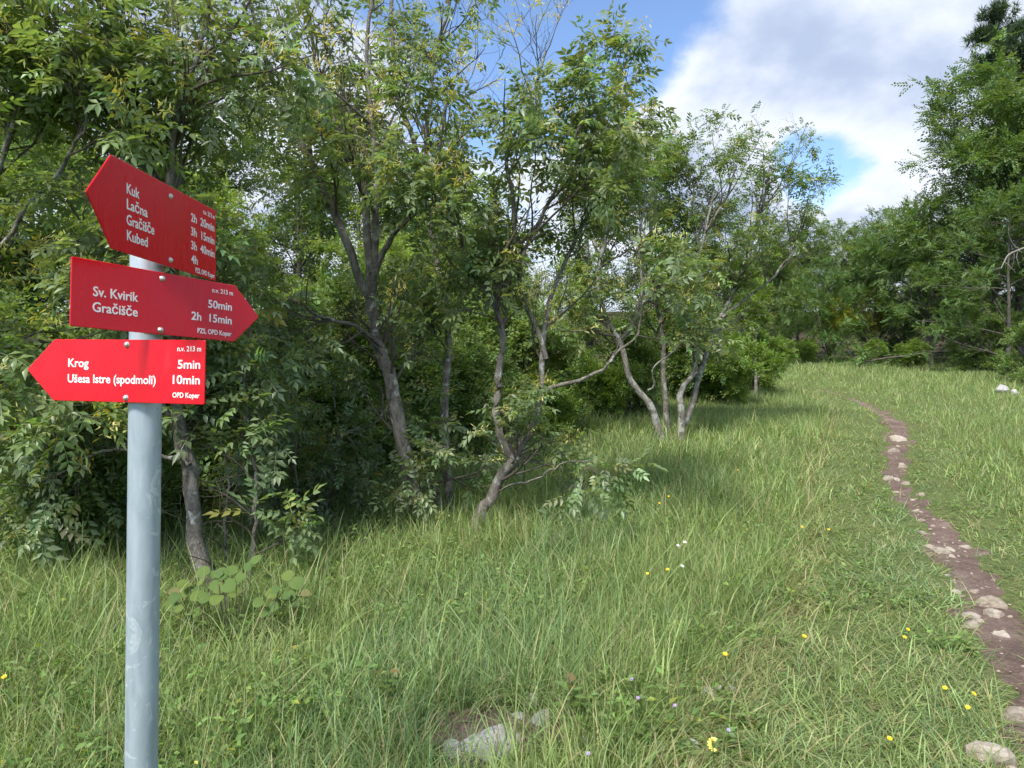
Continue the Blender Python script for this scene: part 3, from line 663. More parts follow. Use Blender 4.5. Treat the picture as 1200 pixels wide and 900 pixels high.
ash_tree('ash_tree', 'low-forking ash leaning right from the three-stem clump, one pale limb reaching towards the meadow', 'tree', [
    (px([(546, 650), (556, 622), (577, 580), (599, 540), (606, 530)], 7.0, -0.1), 0.07, 0.05, None),
    (px([(602, 535), (589, 500), (584, 450), (586, 410), (584, 370), (580, 344)], 6.95, 0.0), 0.042, 0.034, 0.7),
    (px([(580, 350), (560, 310), (546, 270), (520, 200), (500, 130)], 6.95, -0.6), 0.028, 0.01, 0.15),
    (px([(580, 347), (603, 310), (605, 250), (598, 193), (617, 133), (640, 62)], 6.95, -0.4), 0.032, 0.011, 0.15),
    (px([(604, 532), (630, 490), (637, 455), (641, 410), (650, 360), (664, 315), (690, 250), (718, 174), (736, 100)], 6.9, 0.5), 0.042, 0.011, 0.3),
    (px([(636, 460), (667, 444), (700, 427), (722, 407), (742, 385), (752, 350)], 6.95, -0.3), 0.022, 0.008, 0.45),
    (px([(585, 575), (620, 565), (655, 548), (690, 540)], 6.95, -0.6), 0.012, 0.005, 0.8, 0.3),
    (px([(640, 420), (610, 330), (640, 250), (662, 190), (690, 120)], 7.0, -0.5), 0.026, 0.009, 0.3)],
    105, n1=8, L1=0.95, n2=5, L2=0.55, n3=3, L3=0.28, t0=0.6, trop=0.55, big=240, pan=0.3, thr=-1.2, bark='bark')
ash_tree('ash_tree', 'fruiting ash with bare-necked limbs at the far left edge of the thicket', 'tree', [
    (px([(-110, 700), (-95, 560), (-60, 430), (-30, 300), (0, 180), (20, 100), (10, -20)], 5.6, -0.6), 0.045, 0.012, None),
    (px([(-40, 330), (30, 250), (85, 180), (100, 130), (60, 50)], 5.3, -0.4), 0.02, 0.008, 0.2),
    (px([(-70, 460), (-20, 420), (40, 400), (90, 420)], 5.5, -0.5), 0.026, 0.009, 0.2)],
    106, col=(0.19, 0.265, 0.105), n1=9, L1=1.1, n2=5, L2=0.55, n3=3, L3=0.28, t0=0.2, trop=0.3, big=100, pan=0.4, thr=-1.5)
ash_tree('ash_sapling', 'bushy low ash regrowth filling the gap between the thin sapling and the three-stem clump', 'tree', [
    (px([(352, 668), (350, 600), (345, 530), (338, 460), (330, 400)], 6.9, 0.1), 0.016, 0.006, None),
    (px([(372, 664), (380, 590), (388, 520), (392, 450)], 7.3, 0.1), 0.014, 0.006, None),
    (px([(340, 668), (325, 610), (312, 550), (305, 490)], 6.8, 0.1), 0.012, 0.005, None)],
    110, n1=9, L1=0.75, n2=4, L2=0.42, n3=2, L3=0.22, t0=0.15, trop=0.3, big=40, pan=0.0, leaves=4, lsize=0.85)
ash_tree('ash_sapling', 'bushy low ash regrowth in the grass left of the signpost pole', 'tree', [
    (px([(70, 690), (66, 620), (60, 560), (50, 500), (44, 450)], 6.0, 0.1), 0.016, 0.006, None),
    (px([(30, 690), (20, 620), (10, 560), (4, 490)], 6.3, 0.1), 0.014, 0.006, None)],
    111, col=(0.2, 0.28, 0.1), n1=9, L1=0.75, n2=4, L2=0.42, n3=2, L3=0.22, t0=0.2, trop=0.3, big=40, pan=0.06, leaves=4, lsize=0.9)
# --- the clump further along the meadow edge
ash_tree('ash_tree', 'pale-barked ash with a crooked trunk bending left, in the clump by the meadow', 'tree', [
    (px([(776, 522), (772, 507), (763, 476), (752, 462), (737, 442), (730, 417), (722, 395), (708, 372), (700, 340), (706, 290), (720, 240), (728, 205)], 13.4, -0.3), 0.082, 0.03, None),
    (px([(724, 400), (745, 375), (752, 340), (748, 290), (756, 230)], 13.4, -0.4), 0.04, 0.014, 0.2),
    (px([(760, 458), (767, 450), (764, 430), (782, 415), (800, 400)], 13.3, -0.3), 0.02, 0.012, 0.9)],
    107, col=(0.15, 0.22, 0.075), bark='bark_pale', n1=6, L1=1.6, n2=5, L2=0.8, n3=3, L3=0.4, t0=0.5, trop=0.5, pan=0.2, lsize=1.0, thr=-1.5, yellow=0.08, leaves=4)
ash_tree('ash_tree', 'straight pale-barked ash in the centre of the clump by the meadow', 'tree', [
    (px([(784, 527), (782, 512), (779, 480), (775, 442), (774, 400), (764, 347), (759, 283), (765, 230), (770, 200)], 13.9, 0.3), 0.072, 0.02, None),
    (px([(772, 380), (790, 330), (800, 290), (810, 245), (813, 215)], 14.0, 0.3), 0.035, 0.014, 0.3)],
    108, col=(0.15, 0.22, 0.075), bark='bark_pale', n1=6, L1=1.5, n2=5, L2=0.8, n3=3, L3=0.4, t0=0.45, trop=0.5, pan=0.12, lsize=1.0, thr=-1.5, yellow=0.06, leaves=4)
ash_tree('ash_tree', 'pale-barked twin-stemmed ash leaning right, tallest in the clump by the meadow', 'tree', [
    (px([(798, 527), (797, 505), (810, 480), (821, 437), (836, 392), (846, 372), (868, 325), (884, 275), (894, 235), (900, 200)], 13.5, 0.3), 0.078, 0.016, None),
    (px([(795, 527), (795, 480), (797, 457), (811, 438), (814, 405), (815, 380), (814, 324), (825, 275), (836, 225)], 13.3, 0.4), 0.07, 0.018, None),
    (px([(846, 372), (900, 330), (925, 300), (940, 265)], 13.5, 0.5), 0.03, 0.012, 0.2),
    (px([(826, 270), (846, 240), (856, 215), (862, 195)], 13.6, 0.3), 0.026, 0.012, 0.2)],
    109, col=(0.15, 0.225, 0.07), bark='bark_pale', n1=8, L1=1.5, n2=5, L2=0.8, n3=3, L3=0.4, t0=0.42, trop=0.5, pan=0.08, lsize=0.85, thr=-1.25, yellow=0.05, lenfall=0.2)

# ------------------------------------------------------------------ woodland trees built once, then copied
def wood_tree(seed, height, width, col, tmpl, n1=22, n2=9, n3=6, t0=0.12, trop=0.35, ang=1.0, flat=0.3, per=5, var=0.28, lsize=1.0, yellow=0.0, bark='bark_dark', stems=1, thr=-2.0, name='woodland_tree', top=0.5):
    rng = np.random.default_rng(seed)
    root = bpy.data.objects.new(name, None)
    parts = []; P1s = []; R1s = []
    for s in range(stems):
        a = rng.uniform(0, 6.28); sp = 0.0 if stems == 1 else 0.22 * width
        n = 9; z = np.linspace(-0.3, height * (0.92 if s == 0 else rng.uniform(0.7, 0.9)), n)
        b0 = np.array([math.cos(a), math.sin(a)]) * (0 if stems == 1 else 0.12)
        xy = b0[None] + np.cumsum(rng.normal(0, 0.02 * height / n, (n, 2)), 0) + np.array([math.cos(a), math.sin(a)])[None] * sp * (np.linspace(0, 1, n) ** 1.2)[:, None]
        P = np.c_[xy, z]; R = np.linspace(0.014 * height + 0.02, 0.012, n)
        V, Q = tube(P[None], R[None], 9); parts.append(('trunk', mesh_np('trunk', V, Q, MAT[bark], smooth=True), None))
        a1, b1 = spawn(resample(P, 20, rng)[None], np.linspace(R[0], 0.012, 20)[None], n1, t0, 1.0, ang, width * 0.62, 8, trop, 0.3, rng, 0.5, 0.006, flat * 0.5, top)
        P1s.append(a1); R1s.append(b1)
    P1 = np.concatenate(P1s); R1 = np.concatenate(R1s)
    P2, R2 = spawn(P1, R1, n2, 0.2, 1.0, 0.8, width * 0.24, 6, trop * 0.6, 0.35, rng, 0.6, 0.005, flat)
    P3, R3 = spawn(P2, R2, n3, 0.2, 1.0, 0.7, width * 0.10, 4, trop * 0.3, 0.35, rng, 0.6, 0.004, flat)
    V, Q = join([tube(P1, R1, 5), tube(P2, R2, 3)])
    parts.append(('branches', mesh_np('branches', V, Q, MAT[bark], smooth=True), 'stuff'))
    tw = np.concatenate([resample3(P2, 4), resample3(P3, 4)])
    pos, d = on_twigs(tw, per, 0.3, rng, 0.8, 0.8, 0.12); k = clumpmask(pos, rng, thr, 1.3) & (pos[:, 2] > 0.1); pos = pos[k]; d = d[k]
    n = len(pos); X, Y, Z = frames(pos, d, np.array([0, 0, 1.0]), rng, 0.35); sc = lsize * rng.uniform(0.7, 1.25, n)
    # whole limbs differ a little in hue
    cl = leafcolours(rng, n, col, var * 0.6, 0.0)
    if yellow:
        ym = clumpmask(pos, rng, 2.7 - 3.2 * yellow, 0.9); cl[ym] *= np.array([2.6, 1.7, 0.9])
    which = rng.integers(0, len(tmpl), n); Vs = []; Fs = []; Cs = []; nv = 0
    for q in range(len(tmpl)):
        h = which == q; V, Fc = place(tmpl[q], pos[h], X[h], Y[h], Z[h], sc[h]); Vs.append(V); Fs.append(Fc + nv); nv += len(V); Cs.append(np.repeat(cl[h], len(tmpl[q][0]), 0))
    parts.append(('crown', mesh_np('crown', np.concatenate(Vs), np.concatenate(Fs), MAT['leaf_bg'], np.concatenate(Cs)), 'stuff'))
    return name, parts
def plant_tree(proto, x, y, rot, sc, label, cat='tree', group=None, name=None, sz=None):
    nm, parts = proto
    root = empty(name or nm, (x, y, tz(x, y)), label=label, cat=cat, group=group)
    root.rotation_euler = (0, 0, rot); root.scale = (sc, sc, sc * (sz or 1))
    for n_, me, kind in parts: obj(n_, me, root, kind=kind)
    return root
TA = wood_tree(201, 8.0, 5.2, (0.21, 0.29, 0.075), SPRAY, 18, 7, 5, 0.10, 0.4, 0.9, 0.25, 4, name='thicket_tree', lsize=1.35, stems=2)          # bright thicket
TB = wood_tree(202, 8.5, 4.6, (0.13, 0.195, 0.065), SPRAY, 20, 7, 5, 0.15, 0.5, 0.8, 0.2, 4, name='thicket_tree', lsize=1.35)                    # darker
TC = wood_tree(203, 11.0, 8.5, (0.13, 0.205, 0.07), BIGSPRAY, 34, 8, 5, 0.08, 0.15, 1.15, 0.55, 4, name='hornbeam_tree', lsize=1.05, thr=-0.75)             # layered, tall, right
TD = wood_tree(204, 9.0, 7.0, (0.15, 0.22, 0.075), BIGSPRAY, 28, 7, 5, 0.06, 0.35, 1.0, 0.35, 4, name='woodland_tree', lsize=1.0)
TE = wood_tree(205, 6.0, 6.5, (0.11, 0.19, 0.06), BIGSPRAY, 15, 7, 5, 0.03, 0.45, 0.95, 0.2, 4, name='bushy_tree', lsize=0.9, stems=2, yellow=0.25)
SA = wood_tree(206, 1.5, 1.9, (0.17, 0.26, 0.055), SPRAY, 14, 6, 4, 0.02, 0.6, 0.8, 0.1, 4, name='low_shrub', lsize=0.8, stems=3)
SB = wood_tree(207, 2.6, 2.4, (0.17, 0.25, 0.08), SPRAY, 16, 6, 4, 0.02, 0.5, 0.85, 0.15, 4, name='tall_shrub', lsize=1.0, stems=3)
SAP = wood_tree(208, 3.2, 1.6, (0.17, 0.26, 0.055), SPRAY, 12, 5, 3, 0.25, 0.5, 0.8, 0.1, 4, name='sapling', lsize=0.9, bark='bark')
PI = wood_tree(209, 17.0, 7.0, (0.06, 0.1, 0.055), NEED, 30, 8, 6, 0.45, 0.5, 1.1, 0.3, 4, name='pine_tree', lsize=1.5)

def gpx(pxx, d): return (pxx - 600) / F * d, d
GL = 'thicket trees behind the ash trees'
# thicket behind the front ashes
for i, (p, d, rot, sc, T, lab) in enumerate([
    (-140, 8.5, 0.3, 0.6, TA, 'bright green thicket tree behind the fruiting ash'),
    (20, 9.5, 1.3, 0.5, TB, 'dark green thicket tree filling the gap behind the top arrow board'),
    (150, 12.0, 2.1, 0.66, TA, 'bright green thicket tree standing well behind the signpost'),
    (290, 11.5, 4.0, 0.5, TA, 'small bright thicket tree seen between the signpost ash and the three-stem clump'),
    (350, 15.5, 0.9, 0.78, TB, 'tall dark thicket tree deep behind the leaning lichened trunk'),
    (450, 13.0, 5.2, 0.5, TA, 'bright green thicket tree directly behind the three-stem clump'),
    (545, 16.0, 3.3, 0.6, TA, 'broad bright thicket tree behind the low-forking ash'),
    (620, 15.0, 1.9, 0.5, TA, 'bright thicket tree in the gap between the two ash clumps'),
    (690, 19.0, 2.6, 0.6, TB, 'dark thicket tree behind the crooked pale ash'),
    (760, 21.0, 0.2, 0.62, TA, 'bright thicket tree behind the pale ash clump'),
    (850, 25.0, 4.4, 0.7, TB, 'dark thicket tree behind the twin-stemmed ash'),
    (560, 24.0, 4.4, 0.85, TA, 'far bright thicket tree deep in the wood behind the low-forking ash'),
    (420, 22.0, 1.0, 0.85, TD, 'broad woodland tree deep behind the clump of three ashes'),
    (230, 19.0, 2.2, 0.85, TD, 'broad woodland tree deep behind the signpost'),
    (40, 17.0, 3.9, 0.85, TD, 'broad woodland tree deep behind the fruiting ash')]):
    x, y = gpx(p, d); plant_tree(T, x, y, rot, sc, lab, group=GL)
GW = 'trees closing the far end of the meadow'
for i, (p, d, rot, sc, T, lab) in enumerate([
    (890, 38, 0.4, 0.72, TD, 'olive green woodland tree at the far end of the meadow, beside the sapling'),
    (935, 45, 1.4, 0.85, TD, 'tall pale woodland tree rising behind the far end of the meadow'),
    (975, 41, 2.9, 0.78, TE, 'dark green bushy tree with yellowing tufts at the end of the path'),
    (1020, 43, 5.0, 1.0, TE, 'dense green bushy tree with yellow tufts right of the path end'),
    (1040, 49, 3.6, 1.0, TD, 'tall slender woodland tree showing its top above the bushy trees'),
    (985, 52, 0.7, 0.95, TD, 'pale woodland tree far behind the bushy trees'),
    (1092, 38, 2.0, 0.80, TC, 'layered light green hornbeam with a bare trunk at the foot of the tall trees'),
    (1165, 37, 4.1, 1.28, TC, 'tall layered hornbeam rising at the edge of the wood beyond the path'),
    (1225, 36, 0.9, 1.40, TC, 'tallest layered hornbeam under the pine, at the edge of the wood'),
    (1180, 32, 5.5, 0.72, TC, 'low spreading hornbeam shading the wood edge above the white rocks'),
    (1260, 33, 2.5, 1.1, TC, 'broad hornbeam at the wood edge right of the white rocks'),
    (1120, 48, 2.5, 1.1, TD, 'dark woodland tree deep behind the layered hornbeams'),
    (1060, 57, 0.5, 1.0, TE, 'dark bushy tree deep in the wood behind the light green hornbeam'),
    (1150, 52, 1.5, 1.1, TE, 'dark bushy tree deep in the wood behind the tall hornbeam'),
    (1215, 47, 3.0, 1.1, TE, 'dark bushy tree deep in the wood below the pine'),
    (900, 54, 4.0, 1.0, TE, 'dark bushy tree deep in the wood behind the olive green tree')]):
    x, y = gpx(p, d); plant_tree(T, x, y, rot, sc, lab, group=GW)
x, y = gpx(1192, 41); plant_tree(PI, x, y, 1.0, 1.18, 'dark pine whose top stands above the tall hornbeams')
# shrubs at the wood edge
GS = 'low shrubs along the edge of the wood'
for i, (p, d, rot, sc, T, lab) in enumerate([
    (845, 19.5, 0.2, 0.95, SA, 'rounded light green shrub between the twin-stemmed ash and the sapling'),
    (875, 22.5, 1.2, 1.0, SA, 'light green shrub at the foot of the sapling'),
    (815, 20.0, 2.2, 0.9, SB, 'leafy shrub close behind the twin-stemmed ash'),
    (735, 17.0, 3.2, 0.8, SB, 'leafy shrub behind the crooked pale trunk'),
    (690, 15.5, 4.2, 0.85, SA, 'light green shrub under the reaching pale limb'),
    (650, 13.0, 5.2, 0.6, SA, 'small light green shrub beside the low-forking ash'),
    (600, 14.0, 0.9, 1.0, SB, 'leafy shrub behind the fork of the low ash'),
    (540, 11.5, 1.9, 0.7, SB, 'leafy shrub behind the slender middle ash'),
    (470, 10.5, 2.9, 0.8, SB, 'leafy shrub behind the leaning lichened trunk'),
    (390, 9.5, 3.9, 0.95, SB, 'dense shrub between the sapling and the three-stem clump'),
    (330, 8.6, 4.9, 0.8, SB, 'dense dark shrub right of the thin ash sapling'),
    (170, 8.0, 5.9, 0.85, SB, 'dense shrub behind the signpost pole'),
    (60, 7.2, 1.0, 0.75, SB, 'dense shrub under the lowest arrow board tip'),
    (-40, 6.6, 2.0, 0.75, SB, 'dense shrub at the left edge of the thicket'),
    (105, 6.1, 2.6, 0.55, SB, 'low dense shrub just left of the pole behind the grass'),
    (1020, 38, 0.5, 0.7, SA, 'light green shrub at the foot of the dense bushy tree'),
    (1066, 36.5, 1.5, 0.75, SA, 'light green shrub left of the bare hornbeam trunk'),
    (945, 39.5, 2.5, 0.7, SA, 'low shrub at the end of the path'),
    (1218, 26.5, 3.5, 0.95, SB, 'bright shrub at the wood edge beside the white rocks'),
    (1150, 33, 4.5, 1.0, SB, 'shaded shrub under the tall hornbeam'),
    (915, 36, 5.5, 0.75, SA, 'pale shrub left of the path end')]):
    x, y = gpx(p, d); plant_tree(T, x, y, rot, sc, lab, 'shrub', GS)
x, y = gpx(886, 21.0); plant_tree(SAP, x, y, 0.3, 0.95, 'slim light green sapling at the corner of the wood', name='sapling')
x, y = gpx(868, 26.0); plant_tree(SAP, x, y, 2.3, 1.35, 'taller slim sapling behind the light green shrubs', name='sapling')

# ------------------------------------------------------------------ stones
def rock_mesh(seed, mat):
    import bmesh
    rng = np.random.default_rng(seed); bm = bmesh.new(); bmesh.ops.create_icosphere(bm, subdivisions=2, radius=1.0)
    cuts = [(norm(rng.normal(0, 1, 3) * np.array([1, 1, 0.6])), rng.uniform(0.4, 0.8)) for _ in range(10)]
    for v in bm.verts:
        p = np.array(v.co)
        for nn, dd in cuts:
            e = p @ nn - dd
            if e > 0: p = p - nn * e * 0.95
        v.co = p * (1 + rng.normal(0, 0.02))
    me = bpy.data.meshes.new('stone'); bm.to_mesh(me); bm.free(); me.materials.append(mat); return me
ROCK = [rock_mesh(300 + i, MAT['stone']) for i in range(7)]; WROCK = [rock_mesh(320 + i, MAT['white_stone']) for i in range(5)]
def stone(pxx, pyy, wpx, hpx, me, label, group, sink=0.35, rz=None, flat=0.5):
    h = hit(pxx, pyy); d = h[1]; z = tz(h[0], h[1])
    a = wpx / F * d * 0.82; slope = max(0.12, (CAMZ - z) / math.hypot(d, CAMZ)); b = min(a * 1.1, hpx / F * d / slope * 0.5)
    o = obj('stone', me, label=label, cat='stone', group=group)
    o.location = (h[0], h[1], z + a * 0.32 * (1 - 2 * sink) * 0.6); o.scale = (a, max(b, a * 0.5), a * flat); o.rotation_euler = (random.uniform(-0.22, 0.22), random.uniform(-0.22, 0.22), rz if rz is not None else random.uniform(-0.9, 0.9))
    return o
PS = [(1166, 701, 30, 12), (1169, 712, 22, 10), (1136, 712, 18, 9), (1147, 718, 14, 8), (1140, 724, 22, 10), (1176, 733, 16, 12), (1156, 724, 6, 5), (1161, 752, 6, 8), (1171, 754, 8, 4), (1163, 765, 7, 4), (1152, 757, 6, 5),
      (1090, 634, 12, 12), (1103, 640, 17, 12), (1117, 637, 11, 8), (1135, 634, 11, 9), (1117, 647, 11, 7), (1111, 652, 6, 4), (1122, 653, 6, 4), (1112, 668, 6, 4), (1120, 676, 7, 4), (1124, 686, 10, 5), (1146, 687, 13, 5), (1082, 619, 10, 6), (1079, 605, 8, 3), (1108, 612, 6, 3),
      (1075, 595, 8, 4), (1080, 597, 8, 4), (1055, 513, 16, 6), (1049, 526, 14, 2), (1058, 543, 12, 5), (1040, 558, 10, 4), (1049, 560, 12, 4), (1062, 564, 10, 4), (1050, 574, 7, 4), (1054, 519, 6, 2), (1082, 578, 8, 4), (1136, 661, 5, 3), (1070, 583, 6, 3)]
for i, (a, b, c, d) in enumerate(PS):
    big_, mid_ = c >= 14, c >= 9
    stone(a, b, c, d, ROCK[i % 7], 'broad flat beige limestone set in the trodden earth of the path' if big_ else 'middle-sized beige limestone set in the trodden earth of the path' if mid_ else 'small beige stone chip set in the trodden earth of the path',
          'broad stones in the path' if big_ else 'middle-sized stones in the path' if mid_ else 'small stone chips in the path')
stone(1187, 832, 34, 20, ROCK[2], 'rounded beige stone on the bare path with a smaller stone beside it', None)
stone(1199, 835, 12, 10, ROCK[3], 'small stone tucked against the rounded beige path stone', None)
stone(1172, 886, 46, 28, ROCK[5], 'large cracked beige slab at the grassy edge of the path', None)
stone(1192, 897, 16, 10, ROCK[1], 'small chip lying beside the large cracked slab', None)
stone(1155, 885, 10, 12, ROCK[4], 'pale stone half hidden in grass left of the large cracked slab', None)
GWS = 'white stones showing through the grass in front'
for (a, b, c, d, lab) in [(588, 882, 46, 34, 'biggest white limestone on the bare soil patch in the grass'), (552, 880, 32, 30, 'rounded white stone beside the biggest white limestone'), (530, 884, 26, 28, 'white stone split by grass blades left of the rounded one'),
                          (623, 831, 22, 10, 'thin white stone lying at the back of the bare soil patch'), (585, 824, 9, 7, 'grey stone lump at the back of the bare soil patch'), (610, 848, 15, 14, 'grey upright stone in the bare soil patch'), (636, 855, 28, 14, 'white stone half under grass right of the soil patch')]:
    stone(a, b, c, d, WROCK[(a + b) % 5], lab, GWS, 0.2, None, 0.55)
for (a, b, c, d) in [(684, 882, 18, 22), (699, 876, 14, 12), (768, 884, 18, 20), (810, 884, 20, 18), (831, 820, 14, 12), (846, 815, 11, 10), (860, 814, 11, 10)]:
    stone(a, b, c, d, WROCK[(a + b) % 5], 'small white stone peeping through the foreground grass', 'small white stones in the foreground grass', 0.0, None, 0.8)
for (a, b, c, d, lab) in [(1172, 462, 20, 12, 'big whitish rock in the meadow below the hornbeams'), (1190, 464, 13, 9, 'smaller whitish rock beside the big one in the meadow')]:
    h = hit(a, b - 2); o = obj('rock', WROCK[(a) % 5], label=lab, cat='rock', group=None); r = c / F * h[1] * 0.56
    o.location = (h[0], h[1], tz(h[0], h[1]) + r * 0.35); o.scale = (r, r * 0.8, r * 0.62); o.rotation_euler = (0, 0, 0.6)

rg = np.random.default_rng(33); ico = ROCK[0]; co = np.zeros(len(ico.vertices) * 3); ico.vertices.foreach_get('co', co); co = co.reshape(-1, 3)
tri = np.array([list(p.vertices) for p in ico.polygons]); n = 300; t_ = rg.integers(20, 235, n)
off_ = rg.uniform(-0.95, 0.95, n) * PATHC[t_, 2] * 0.5; X_ = PATHC[t_, 0] + pn[t_, 0] * off_ + rg.normal(0, 0.02, n); Y_ = PATHC[t_, 1] + pn[t_, 1] * off_
k = Y_ < 16; X_, Y_ = X_[k], Y_[k]; n = len(X_); S_ = rg.uniform(0.005, 0.018, n) * np.exp(rg.normal(0, 0.3, n)); an = rg.uniform(0, 6.28, n)
Vp = np.stack([co[None, :, 0] * np.cos(an)[:, None] - co[None, :, 1] * np.sin(an)[:, None], (co[None, :, 0] * np.sin(an)[:, None] + co[None, :, 1] * np.cos(an)[:, None]) * 0.8, np.tile(co[:, 2] * 0.45, (n, 1))], -1) * S_[:, None, None] + np.stack([X_, Y_, terr(X_, Y_) + 0.016], 1)[:, None, :]
obj('pebbles', mesh_np('pebbles', Vp.reshape(-1, 3), (tri[None] + (np.arange(n) * len(co))[:, None, None]).reshape(-1, 3), MAT['stone']), label='fine beige pebbles scattered over the trodden path', cat='pebbles', kind='stuff')

# ------------------------------------------------------------------ grass
rb = hit(275, 752); RB = np.array([rb[0], rb[1], tz(rb[0], rb[1])])
def lane(x, y):
    """0 in the tall meadow, 1 on the short trodden grass beside the path"""
    d, side = path_dist(x, y)
    left = np.interp(y, [2, 4.3, 6, 9, 13, 18, 24], [1.55, 1.45, 1.15, 1.0, 1.0, 1.0, 0.9])
    lim = np.where(side < 0, left, 0.75)
    return np.clip((lim - d) / 0.3, 0, 1), d
def grass(n, rng, band):
    near = band < 2
    # roots by tuft; density falls with the square of the distance
    th = rng.uniform(-0.86, 0.86, n * 2); lo, hi = ((1.7, 6.2), (6.0, 15.0), (14.5, 50.0))[band]
    r = lo * (hi / lo) ** rng.random(n * 2)
    tx = r * np.sin(th); ty = r * np.cos(th)
    keep = np.ones(len(tx), bool)
    la, pd = lane(tx, ty)
    keep &= (pd > 0.02 - 0.09 * np.clip(snoise(tx, ty, 5.0, 3), -0.4, 1)) | (rng.random(len(tx)) < 0.02)
    ps = np.hypot((tx - SP[0]) / 0.36, np.where(ty < SP[1], (ty - SP[1]) / 0.5, (ty - SP[1]) / 0.22)); keep &= (ps > 1) | (rng.random(len(tx)) < np.where(ty < SP[1], 0.14, 0.32))
    pr = np.hypot((tx - RB[0]) / 0.42, np.where(ty < RB[1], (ty - RB[1]) / 0.75, (ty - RB[1]) / 0.2)); keep &= (pr > 1) | (rng.random(len(tx)) < 0.45)
    # deep woodland behind the ashes has little grass
    keep &= ~((ty > 17) & (tx < 3.0 + (ty - 17) * 0.25) & (rng.random(len(tx)) < 0.75))
    keep &= ~((ty > 42) & (rng.random(len(tx)) < (ty - 42) / 4))
    tx, ty, la, r, pd = tx[keep][:n], ty[keep][:n], la[keep][:n], r[keep][:n], pd[keep][:n]
    n = len(tx); bl = rng.integers(4, 8, n) + (la * (7, 4, 0)[band]).astype(int) if near else rng.integers(3, 6, n) + (la * 3).astype(int)
    I = np.repeat(np.arange(n), bl); m = len(I)
    tall = np.clip(0.5 + 0.5 * snoise(tx, ty, 1.1, 2), 0, 1); spec = rng.random(n)
    hT = (0.24 + 0.22 * tall) * np.exp(rng.normal(0, 0.2, n)); hS = 0.15 * np.exp(rng.normal(0, 0.3, n))
    hT *= np.clip(0.72 + (r - 2.5) / 9, 0.72, 1.05)
    hT *= np.where(ty > 15, 0.8, 1.0)
    hT = np.where((pd < 2.6) & (la < 0.5) & (tx > path_x(ty)), hT * 0.75, hT)
    h = (hT * (1 - la) + hS * la)[I] * rng.uniform(0.55, 1.15, m)
    spread = np.where(near, 0.02 + 0.006 * r, 0.05 + 0.006 * r)[I]
    x = tx[I] + rng.normal(0, 1, m) * spread; y = ty[I] + rng.normal(0, 1, m) * spread
    d2, _ = path_dist(x, y)
    k = (d2 > -0.12); x, y, h, I, d2 = x[k], y[k], h[k], I[k], d2[k]; m = len(x)
    z = terr(x, y) - 0.01
    a = rng.uniform(0, 6.28, m); a = np.where(rng.random(m) < 0.5, np.arctan2(y - ty[I], x - tx[I]) + rng.normal(0, 0.5, m), a)
    wind = 0.25 * snoise(x, y, 0.6, 3)
    lean = np.abs(rng.normal(0.35, 0.25, m)) + la[I] * rng.uniform(0.1, 1.1, m)
    curl = np.abs(rng.normal(0.55, 0.4, m)) * (1 + 0.5 * la[I])
    dx = np.cos(a); dy = np.sin(a)
    wd = (0.0033 + 0.0034 * (spec[I] > 0.72) + 0.0012 * rng.random(m)) * np.maximum(1, (r[I] / 5.0)) ** 0.85 * (1.0 if near else 0.62)
    lv = [0, 0.4, 0.75, 1.0] if band == 0 else [0, 0.55, 1.0]
    Vl = []; ww = [1, 0.9, 0.6, 0] if band == 0 else [1, 0.8, 0]
    # each blade bends over: angle from the vertical grows along it
    px_, pz_ = np.zeros(m), np.zeros(m); prev = 0
    face = a + rng.normal(0, 0.6, m); sxv, syv = -np.sin(face), np.cos(face)
    nl = len(lv)
    for q, t in enumerate(lv):
        if q:
            g = lean + curl * (t + prev) * 0.5 * 1.6; g = np.minimum(g, 2.2); st = (t - prev) * h
            px_ = px_ + np.sin(g) * st; pz_ = pz_ + np.cos(g) * st; prev = t
        X = x + dx * px_ + wind * pz_ * 0.4; Y = y + dy * px_; Zz = np.maximum(z + pz_, z + 0.006 * (q > 0))
        if q < nl - 1:
            w2 = wd * ww[q] * 0.5
            Vl.append(np.stack([X - sxv * w2, Y - syv * w2, Zz], 1)); Vl.append(np.stack([X + sxv * w2, Y + syv * w2, Zz], 1))
        else: Vl.append(np.stack([X, Y, Zz], 1))
    nvb = len(Vl); V = np.stack(Vl, 1).reshape(-1, 3); b0 = (np.arange(m) * nvb)[:, None]
    quads = np.concatenate([b0 + np.array([[2 * q, 2 * q + 1, 2 * q + 3, 2 * q + 2]]) for q in range(nl - 2)]); tri = b0 + np.array([[nvb - 3, nvb - 2, nvb - 1]])
    # colours: fresh green, yellow-green, bluish fescue, straw
    blue = snoise(tx, ty, 0.8, 4)
    C = np.empty((n, 3)); C[:] = (0.235, 0.31, 0.095)
    C[spec < 0.3] = (0.17, 0.265, 0.11); C[spec > 0.72] = (0.275, 0.365, 0.13)
    C = np.where(la[:, None] > 0.5, C * np.array([1.03, 1.03, 1.1]), C)
    C = np.where((blue > 0.7)[:, None], C * np.array([0.93, 0.99, 1.12]), C)
    C = C * np.exp(rng.normal(0, 0.16, (n, 1)))
    Cb = C[I] * np.exp(rng.normal(0, 0.15, (m, 1)))
    # the trodden strip between the tall grass and the path is mixed with dry straw
    st = np.clip(1 - np.abs(d2 - np.interp(y, [2, 5, 9, 20], [1.35, 1.05, 0.95, 0.95])) / 0.22, 0, 1) * (x < path_x(y)) + 0.8 * np.clip(1 - d2 / 0.12, 0, 1)
    dry = rng.random(m) < (0.12 + 0.05 * la[I] + 0.38 * st)
    Cb[dry] = np.array([0.42, 0.37, 0.20]) * np.exp(rng.normal(0, 0.2, (dry.sum(), 1)))
    return V, quads, tri, np.repeat(np.clip(Cb, 0, 0.6), nvb, 0)
